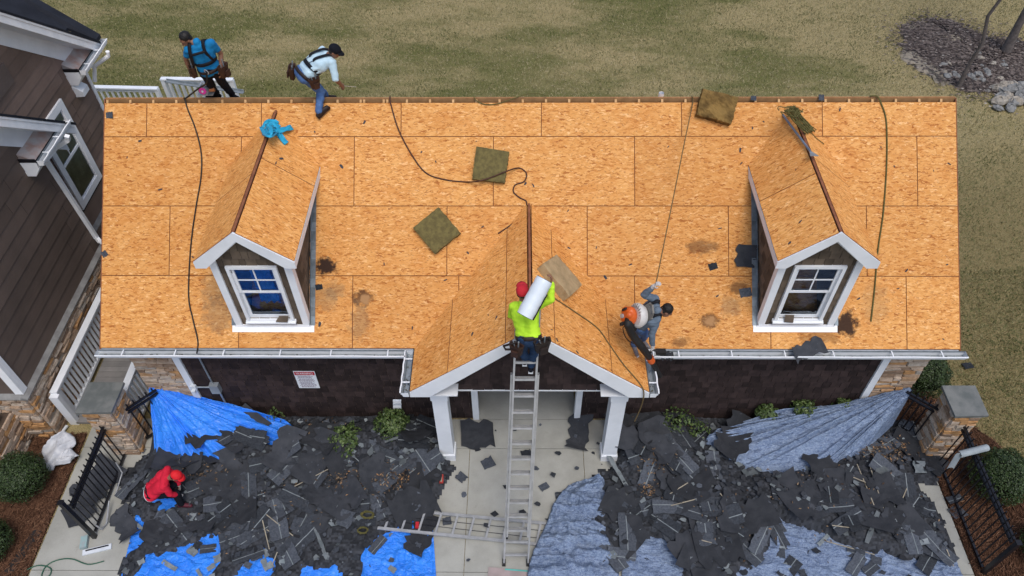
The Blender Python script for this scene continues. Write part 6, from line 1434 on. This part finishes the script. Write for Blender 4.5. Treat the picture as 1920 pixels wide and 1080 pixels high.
def pouch(root, c, out, up, along, mat, w=.09, h=.2, d=.075, name='tool_pouch'):
    """a leather bag with a flared mouth, a front pocket and tools in it"""
    c, out, up, along = map(Vector, (c, out, up, along)); out = out.normalized(); along = (along - out * along.dot(out)).normalized(); up = out.cross(along).normalized() * (1 if out.cross(along).dot(up) > 0 else -1); mb = MB()
    def lay(v, k): return [c + up * v + along * w * k * a + out * (d * k * b) for a, b in ((-1, 0), (-.9, .8), (-.4, 1), (.4, 1), (.9, .8), (1, 0), (.5, -.15), (-.5, -.15))]
    mb.grid([lay(-h * .5, .6), lay(-h * .42, .8), lay(0, .95), lay(h * .5, 1.12)], closed=True); mb.face(list(reversed(lay(-h * .5, .6)))); mb.grid([lay(h * .5, 1.12), lay(h * .49, 1.0), lay(h * .2, .9)], closed=True); mb.face(lay(h * .2, .9))
    p = mb.build(name, mat, root, True)
    mb = MB(); q = c + out * d * 1.0 - up * h * .1; mb.obox(q - along * w * .5 - up * h * .28, along * w, up * h * .5, out * .03); mb.build('pocket', mat, p)
    mb = MB(); q = c + up * h * .3 + out * d * .4; mb.tube([q + along * .03, q + along * .035 + up * .13], .011, 8); mb.tube([q - along * .03, q - along * .05 + up * .09], .009, 8); mb.build('tools', M_ALU, p, True); return p

# ---- man in bright blue, behind the ridge
M_TB = simple('bright_blue_shirt', (.012, .20, .44), (.010, .15, .36), 7, .85, .15)
root, J, K = person('man in bright blue t-shirt and black trousers looking down from behind the ridge',
    {'pel': (-5.346, 3.237, 6.239), 'neck': (-5.365, 3.155, 6.763), 'head': (-5.52, 3.135, 6.825), 'shL': (-5.165, 3.206, 6.716), 'shR': (-5.520, 3.106, 6.660), 'elL': (-5.115, 3.331, 6.451), 'elR': (-5.654, 3.176, 6.450), 'wrL': (-5.143, 3.225, 6.228), 'wrR': (-5.672, 3.212, 6.205), 'hipL': (-5.265, 3.268, 6.200), 'hipR': (-5.432, 3.214, 6.222), 'knL': (-5.317, 3.469, 5.807), 'knR': (-5.499, 3.383, 5.841), 'anL': (-5.315, 3.70, 5.40), 'anR': (-5.574, 3.66, 5.44)},
    (-.2, -1, 0), (-.62, -.62, -.55), (-.25, -.35, 1), M_TB, M_NAVY, (M_NAVY, M_WHITE), .55, ((.75, -.6, .25), (-.8, -.5, .25)), (.6, .6), seed=11)
hair(root, J['head'], K)
belt(root, J['pel'] + K['ax'] * .01, K, M_LEATHER2, .028); belt(root, K['waist'] + K['ax'] * .02, K, M_WEB, .03, .182, .132, 'harness_band')
fw = Vector((0, -1, .25)).normalized()
for s in (-1, 1):
    a, b = K['waist'] + K['side'] * .16 * s + fw * .11, K['chest'] + K['side'] * .12 * s + fw * .14; c = (J['shR'] if s > 0 else J['shL']).lerp(J['neck'], .4) + fw * .05 + K['ax'] * .055
    strap(root, [a, b, c, c - fw * .12 + K['ax'] * .0], .024, fw)
strap(root, [K['chest'] + K['side'] * .12 + fw * .142, K['chest'] + fw * .15, K['chest'] - K['side'] * .12 + fw * .142], .018, fw)
pouch(root, J['hipL'] + Vector((.13, -.05, .0)), (1, -.3, 0), (0, 0, 1), (0, 1, 0), M_LEATHER, .10, .23, .09); pouch(root, J['hipR'] + Vector((-.12, -.06, .02)), (-1, -.4, 0), (0, 0, 1), (0, 1, 0), M_LEATHER, .09, .2, .08)
q = J['pel'] + fw * .16 - K['ax'] * .02; mb = MB(); ring(mb, q, Vector((.7, -.2, .7)).normalized(), Vector((-.5, 0, .8)).normalized(), .028, .045, .006); mb.build('carabiner', M_ALUM, root, True)
mb = MB(); mb.tube(catmull([q, q + Vector((-.06, -.02, -.2)), at(372, 166, Y=3.25), at(350, 183, Y=3.33), at(345, 184, Y=3.37)], 30), .014, 6); tag(mb.build('safety_rope', M_HOSE, None, True), 'black lanyard from the belt of the man in bright blue to the ridge', 'rope')

# ---- man in pale blue shirt bending over the ridge
M_TP = simple('pale_blue_shirt', (.50, .66, .74), (.42, .58, .67), 7, .8, .2)
root, J, K = person('man in pale blue shirt, blue jeans and black cap bending over the ridge',
    {'pel': (-3.825, 3.337, 6.045), 'neck': (-3.385, 3.42, 6.363), 'head': (-3.225, 3.38, 6.452), 'shL': (-3.486, 3.599, 6.337), 'shR': (-3.281, 3.287, 6.309), 'elL': (-3.40, 3.50, 6.10), 'elR': (-3.250, 3.179, 6.058), 'wrL': (-3.28, 3.42, 5.90), 'wrR': (-3.199, 3.302, 5.850), 'hipL': (-3.881, 3.431, 6.023), 'hipR': (-3.760, 3.293, 6.033), 'knL': (-3.660, 3.48, 5.676), 'knR': (-3.598, 3.370, 5.683), 'anL': (-3.638, 3.72, 5.356), 'anR': (-3.641, 3.098, 5.451)},
    (1, 0, -.1), (.86, -.1, -.52), (.42, 0, .86), M_TP, M_DENIM, (M_LEATHER2, M_LEATHER), 1.02, ((.9, .3, -.1), (.72, .55, .45)), (1.0, 1.3), hem=-.12, low=.12, seed=23, build=1.05)
capmesh(root, J['head'], K, M_NAVY)
belt(root, J['pel'] + K['ax'] * .015, K, M_LEATHER2, .03, .198, .142); belt(root, K['waist'] + K['ax'] * .06, K, M_WEB, .034, .196, .142, 'harness_band')
bk = (Vector((-.55, -.35, .8)) - K['ax'] * Vector((-.55, -.35, .8)).dot(K['ax'])).normalized()
for s in (-1, 1):
    a = K['waist'] + K['ax'] * .17 + K['side'] * .075 * s + bk * .135; b = K['chest'] + K['ax'] * .03 + K['side'] * .08 * s + bk * .138; c = (J['shR'] if s > 0 else J['shL']).lerp(J['neck'], .5) + bk * .075 + K['ax'] * .03
    strap(root, [a, b, c, c + K['ax'] * .06 - bk * .09], .024, bk)
    mb = MB(); mb.tube([K['waist'] + K['ax'] * .08 + K['side'] * .06 * s + bk * .158, a], .005, 5); mb.build('strap_cord', M_WEB, root)
pouch(root, J['hipL'] + Vector((-.13, .02, -.02)), (-1, 0, .2), (.3, 0, 1), (0, 1, 0), M_LEATHER, .10, .24, .09); pouch(root, J['hipR'] + Vector((.14, -.12, -.04)), (.6, -.8, 0), (-.2, 0, 1), (1, .3, 0), M_LEATHER, .09, .2, .07)
h = J['wrR'] + Vector((.04, .05, -.05)); mb = MB(); mb.tube([h - Vector((.02, 0, -.005)), h + Vector((.19, .02, -.03))], .006, 6); tag(mb.build('pencil_stick', M_LATH), 'thin yellow stick in the hand of the man bending over the ridge', 'stick')

# ---- man in lime shirt on the ladder
M_TL = simple('lime_shirt', (.50, .80, .04), (.42, .70, .03), 7, .75, .2)
root, J, K = person('man in lime yellow shirt and red cap climbing the tall ladder with a white roll',
    {'pel': (-0.010, -1.187, 4.587), 'neck': (-0.087, -0.869, 5.016), 'head': (-0.106, -0.810, 5.181), 'shL': (-0.224, -0.830, 4.882), 'shR': (0.110, -0.904, 4.983), 'elL': (-0.266, -0.773, 4.603), 'elR': (0.299, -0.953, 5.185), 'wrL': (-0.109, -0.700, 4.507), 'wrR': (0.302, -0.848, 5.398), 'hipL': (-0.082, -1.211, 4.590), 'hipR': (0.073, -1.150, 4.526), 'knL': (-0.098, -1.087, 4.210), 'knR': (0.090, -1.049, 4.103), 'anL': (-0.065, -1.043, 3.905), 'anR': (0.034, -1.069, 3.745)},
    (0, 1, .1), (-.05, .9, .1), (0, -.1, 1), M_TL, M_DENIM2, (M_NAVY, M_WHITE2), 1.95, ((0, .98, -.1), (.05, .98, -.1)), (1.2, 1.1), hem=-.06, low=.06, seed=31)
capmesh(root, J['head'], K, simple('red_cap_cloth', (.50, .018, .03), (.40, .012, .022), 9, .75)); 
mb = MB(); ell(mb, J['head'] - K['face'] * .112 + K['hu'] * .022, (K['face'] * .012, K['hs'] * .032, K['hu'] * .018), 10, 7); mb.build('cap_opening', M_HAIR, root, True)
belt(root, J['pel'] + K['ax'] * .03, K, M_LEATHER2, .03)
bk = Vector((0, -1, .1)); 
pouch(root, J['hipL'] + Vector((-.09, -.13, -.03)), (-.5, -1, 0), (0, 0, 1), (1, -.4, 0), M_LEATHER, .10, .24, .085); pouch(root, J['hipR'] + Vector((.10, -.13, .04)), (.4, -1, 0), (0, 0, 1), (1, .3, 0), M_LEATHER2, .12, .26, .09)
q = J['hipL'] + Vector((-.20, -.14, .02)); mb = MB(); mb.tube([q + Vector((.10, .0, .10)), q + Vector((-.09, -.01, .02)), q + Vector((-.06, -.01, -.06)), q + Vector((.05, 0, -.07))], .018, 6); mb.build('hammer_loop', M_LEATHER2, root, True)
e1, e2 = at(1021, 524, Y=-.93), at(984, 592, Y=-1.30)
rl = thing('underlayment_roll', 'white roll of roof underlayment on the shoulder of the man in lime', 'roll', tuple((e1 + e2) / 2))
M_WRAP = simple('white_wrap', (.66, .72, .76), (.60, .66, .71), 4, .4, .4)
d = (e2 - e1).normalized(); mb = MB(); P = [e1 + d * (e2 - e1).length * i / 12 for i in range(13)]; mb.tube(P, [.115] + [.121 + .003 * math.sin(i * 2.1) for i in range(1, 12)] + [.118], 28, caps=False); mb.build('wrapper', M_WRAP, rl, True)
a = d.orthogonal().normalized(); c = d.cross(a); mb = MB()
for e, sg_ in ((e1, -1), (e2, 1)):
    for k in range(7):
        r0, r1 = .117 - k * .015, .117 - k * .015 - .011
        mb.grid([[e - d * sg_ * .012 + (a * math.cos(6.28318 * i / 24) + c * math.sin(6.28318 * i / 24)) * r0 + d * sg_ * (.012 if k % 2 else .018) for i in range(24)], [e - d * sg_ * .012 + (a * math.cos(6.28318 * i / 24) + c * math.sin(6.28318 * i / 24)) * r1 + d * sg_ * (.018 if k % 2 else .006) for i in range(24)]], 0, closed=True)
    mb.face([e - d * sg_ * .02 + (a * math.cos(6.28318 * i / 24) + c * math.sin(6.28318 * i / 24)) * .116 for i in range(24)])
mb.build('wound_felt', simple('dark_roll_felt', (.05, .06, .08), (.16, .2, .24), 30, .7), rl)
mb = MB(); w0 = (e1 + e2) / 2 + Vector((.09, -.02, -.085)); mb.grid([[e1.lerp(e2, v) + Vector((.083, .0, -.092)) + Vector((.016 * u, 0, -.02 * u)) for u in (0, 1, 2)] for v in (.25, .5, .75, .97)]); mb.build('loose_edge', M_WEB, rl)

# ---- man in grey with the backpack blower
M_TG = simple('grey_blue_shirt', (.13, .17, .22), (.10, .135, .18), 7, .8, .2)
root, J, K = person('man in grey long sleeved shirt bending at the eave, holding the tan rope',
    {'pel': (1.815, -0.099, 3.663), 'neck': (2.028, -0.241, 4.086), 'head': (2.190, -0.195, 4.02), 'shL': (1.998, -0.065, 4.152), 'shR': (2.034, -0.296, 3.937), 'elL': (1.794, -0.154, 4.359), 'elR': (1.984, -0.371, 3.644), 'wrL': (1.903, -0.189, 4.589), 'wrR': (2.025, -0.405, 3.391), 'hipL': (1.794, -0.079, 3.681), 'hipR': (1.820, -0.174, 3.571), 'knL': (1.831, -0.080, 3.310), 'knR': (1.965, -0.041, 3.228), 'anL': (1.800, -0.091, 2.985), 'anR': (1.969, 0.066, 2.945)},
    (1, -.2, -.3), (.8, -.15, -.6), (.55, .1, .75), M_TG, M_DENIM, (simple('grey_trainer', (.22, .21, .22), (.14, .13, .14), 12, .7), M_WHITE2), 1.92, ((.25, -.9, -.1), (.5, -.8, .0)), (1.3, .5), M_GLOVE, seed=41)
hair(root, J['head'], K, .02)
up = Vector((-.62, -.42, .66)).normalized(); bk = (up - K['ax'] * up.dot(K['ax'])).normalized()
for s in (-1, 1):
    a = K['waist'] + K['side'] * .13 * s + bk * .06; b = K['chest'] + K['side'] * .11 * s + bk * .125; c = (J['shR'] if s > 0 else J['shL']).lerp(J['neck'], .35) + bk * .06 + K['ax'] * .05
    strap(root, [b, c - K['ax'] * .02 + bk * .02, c + K['ax'] * .03 - bk * .08, K['chest'] + K['side'] * .13 * s - bk * .13], .03, (bk + K['ax'] * .3).normalized())
bc = J['pel'].lerp(J['neck'], .55) + bk * .27; A_, B_ = K['ax'], K['side']
bw = thing('backpack_blower', 'orange and white backpack leaf blower with a long black tube', 'leaf blower', tuple(bc))
M_ORG = simple('blower_orange', (.62, .11, .015), (.52, .085, .012), 6, .4, .4); M_WPL = simple('blower_white_plastic', (.60, .58, .55), (.5, .48, .46), 6, .45, .4); M_GRP = simple('blower_grey_plastic', (.20, .19, .17), (.14, .13, .12), 6, .5)
mb = MB(); mb.tube([bc - bk * .12, bc - bk * .06, bc - bk * .02, bc + bk * .02], [.17, .20, .20, .17], 26); fan = mb.build('fan_housing', M_WPL, bw, True)
mb = MB()
for i in range(20): t = 6.28318 * i / 20; o_ = A_ * math.cos(t) + B_ * math.sin(t); mb.beam(bc + o_ * .13 + bk * .024, bc + o_ * .185 + bk * .016, .008, .01, up=bk)
mb.build('vent_ribs', M_GRP, fan)
mb = MB(); ell(mb, bc + bk * .10 - A_ * .03, (A_ * .155, B_ * .16, bk * .115)); caps(mb, bc + bk * .12 - A_ * .06 - B_ * .09, bc + bk * .12 - A_ * .06 + B_ * .09, .085, .085); caps(mb, bc + bk * .16 + A_ * .06, bc + bk * .14 - A_ * .1, .06, .07)
eng = merge(mb, 'engine_cover', M_ORG, bw, .011, 2)
mb = MB(); q = bc + bk * .215 - A_ * .05 - B_ * .02; mb.tube([q - bk * .02, q + bk * .02], .036, 14); mb.build('fuel_cap', M_ALUM, eng, True)
mb = MB(); q = bc + bk * .19 + A_ * .03 + B_ * .06; mb.tube([q - bk * .03, q + bk * .025], .028, 12); q = bc + bk * .2 - A_ * .07 + B_ * .075; mb.obox(q - A_ * .03, A_ * .07, B_ * .05, bk * .05); q = bc + bk * .19 - A_ * .03 - B_ * .12; mb.obox(q, A_ * .09, B_ * .03, bk * .04); mb.build('engine_knobs', M_RUBBER, eng)
mb = MB(); q = bc - A_ * .22 + bk * .03; mb.obox(q - B_ * .14 - bk * .12, A_ * .10, B_ * .28, bk * .17); mb.build('fuel_tank', M_GRP, bw)
mb = MB(); q = bc - bk * .15; mb.obox(q - A_ * .2 - B_ * .13 - bk * .02, A_ * .42, B_ * .26, bk * .035); mb.tube([q + A_ * .22 - B_ * .1, q + A_ * .30 - B_ * .06 + bk * .02, q + A_ * .30 + B_ * .06 + bk * .02, q + A_ * .22 + B_ * .1], .018, 8); mb.build('back_frame', M_GRP, bw)
T0 = bc - A_ * .12 + B_ * .17 - bk * .02; T1 = at(1186, 628, Y=-.42); T2 = at(1203, 650, Y=-.45); T3 = at(1219, 672, Y=-.42); T4 = at(1237, 705, Y=-.38)
cv = catmull([T0, at(1177, 606, Y=-.42), T1, T2], 40); mb = MB(); mb.tube(cv, [.062 + .005 * (i % 2) for i in range(41)], 14); mb.build('bellows_tube', M_RUBBER, bw, True)
mb = MB(); mb.tube([T2, T3], [.064, .056], 14); mb.tube([T3.lerp(T4, .14), T3.lerp(T4, .6), T4], [.05, .044, .047], 14, caps=False); mb.build('nozzle_tube', M_RUBBER, bw, True)
mb = MB(); mb.tube([T3.lerp(T4, -.06), T3.lerp(T4, .16)], [.063, .061], 16); mb.build('orange_collar', M_ORG, bw, True)
hd_ = J['wrR'] + (J['wrR'] - J['elR']).normalized() * .09; mb = MB(); mb.tube([T2.lerp(T3, .7), hd_ + Vector((0, 0, -.02)), hd_ + Vector((.1, 0, -.05))], .018, 8); mb.obox(hd_ + Vector((.06, -.05, -.10)), (.16, 0, 0), (0, .09, 0), (0, 0, .07)); mb.build('control_handle', M_RUBBER, bw)
mb = MB(); mb.tube(catmull([bc - A_ * .2 + B_ * .12, at(1168, 615, Y=-.4), at(1180, 640, Y=-.3), hd_], 24), .008, 6); mb.build('throttle_cable', M_RUBBER, bw, True)
mb = MB(); q = at(1248, 664, Y=-.06); 
for (dx, dy) in ((-.05, 0), (.03, .01), (.09, -.01)): mb.prism([(q.x + dx - .05, q.y + dy + .03, q.z - .02), (q.x + dx + .04, q.y + dy + .04, q.z), (q.x + dx + .05, q.y + dy - .05, q.z - .03), (q.x + dx + .0, q.y + dy - .09, q.z - .08), (q.x + dx - .04, q.y + dy - .06, q.z - .02)], (0, .01, .014), 0, .4)
tag(mb.build('debris_clump', M_FELT), 'clump of torn black felt in the gutter at the hand of the blower man', 'shingle piece')

# ---- man in red stooping in the shingles
M_TR = simple('red_shirt', (.60, .018, .045), (.50, .013, .035), 7, .8, .2)
hp_ = lambda x, y, z: tuple(at(x, y, Z=z))
root, J, K = person('man in red shirt and red cap stooping among the shingles at the lower left',
    {'pel': hp_(286, 919, .60), 'neck': hp_(314, 894, .93), 'head': hp_(330, 893, .99), 'shL': hp_(313, 881, .94), 'shR': hp_(307, 911, .90), 'elL': hp_(329, 893, .70), 'elR': hp_(318, 926, .66), 'wrL': hp_(335, 908, .50), 'wrR': hp_(334, 929, .47), 'hipL': hp_(284, 912, .58), 'hipR': hp_(290, 924, .56), 'knL': hp_(325, 908, .56), 'knR': hp_(331, 926, .50), 'anL': hp_(305, 922, .20), 'anR': hp_(340, 945, .20)},
    (1, -.1, -.3), (.75, -.1, -.66), (.6, 0, .75), M_TR, M_NAVY, (simple('maroon_shoe', (.09, .014, .025), None, 9, .6), M_NAVY), 1.9, ((1, 0, 0), (1, -.05, 0)), (.8, .9), M_GLOVE, seed=51, build=1.02)
capmesh(root, J['head'], K, simple('bright_red_cap', (.66, .012, .02), (.55, .010, .016), 9, .7))
mb = MB(); b = K['ax'].cross(K['side']).normalized(); rows = [[J['pel'] - K['ax'] * (.03 + v) + K['side'] * .195 * math.cos(6.28318 * i / 28) + b * .140 * math.sin(6.28318 * i / 28) for i in range(28)] for v in (0, .02)]
mb.grid(rows, closed=True); mb.build('shirt_hem', M_WHITE2, root, True)
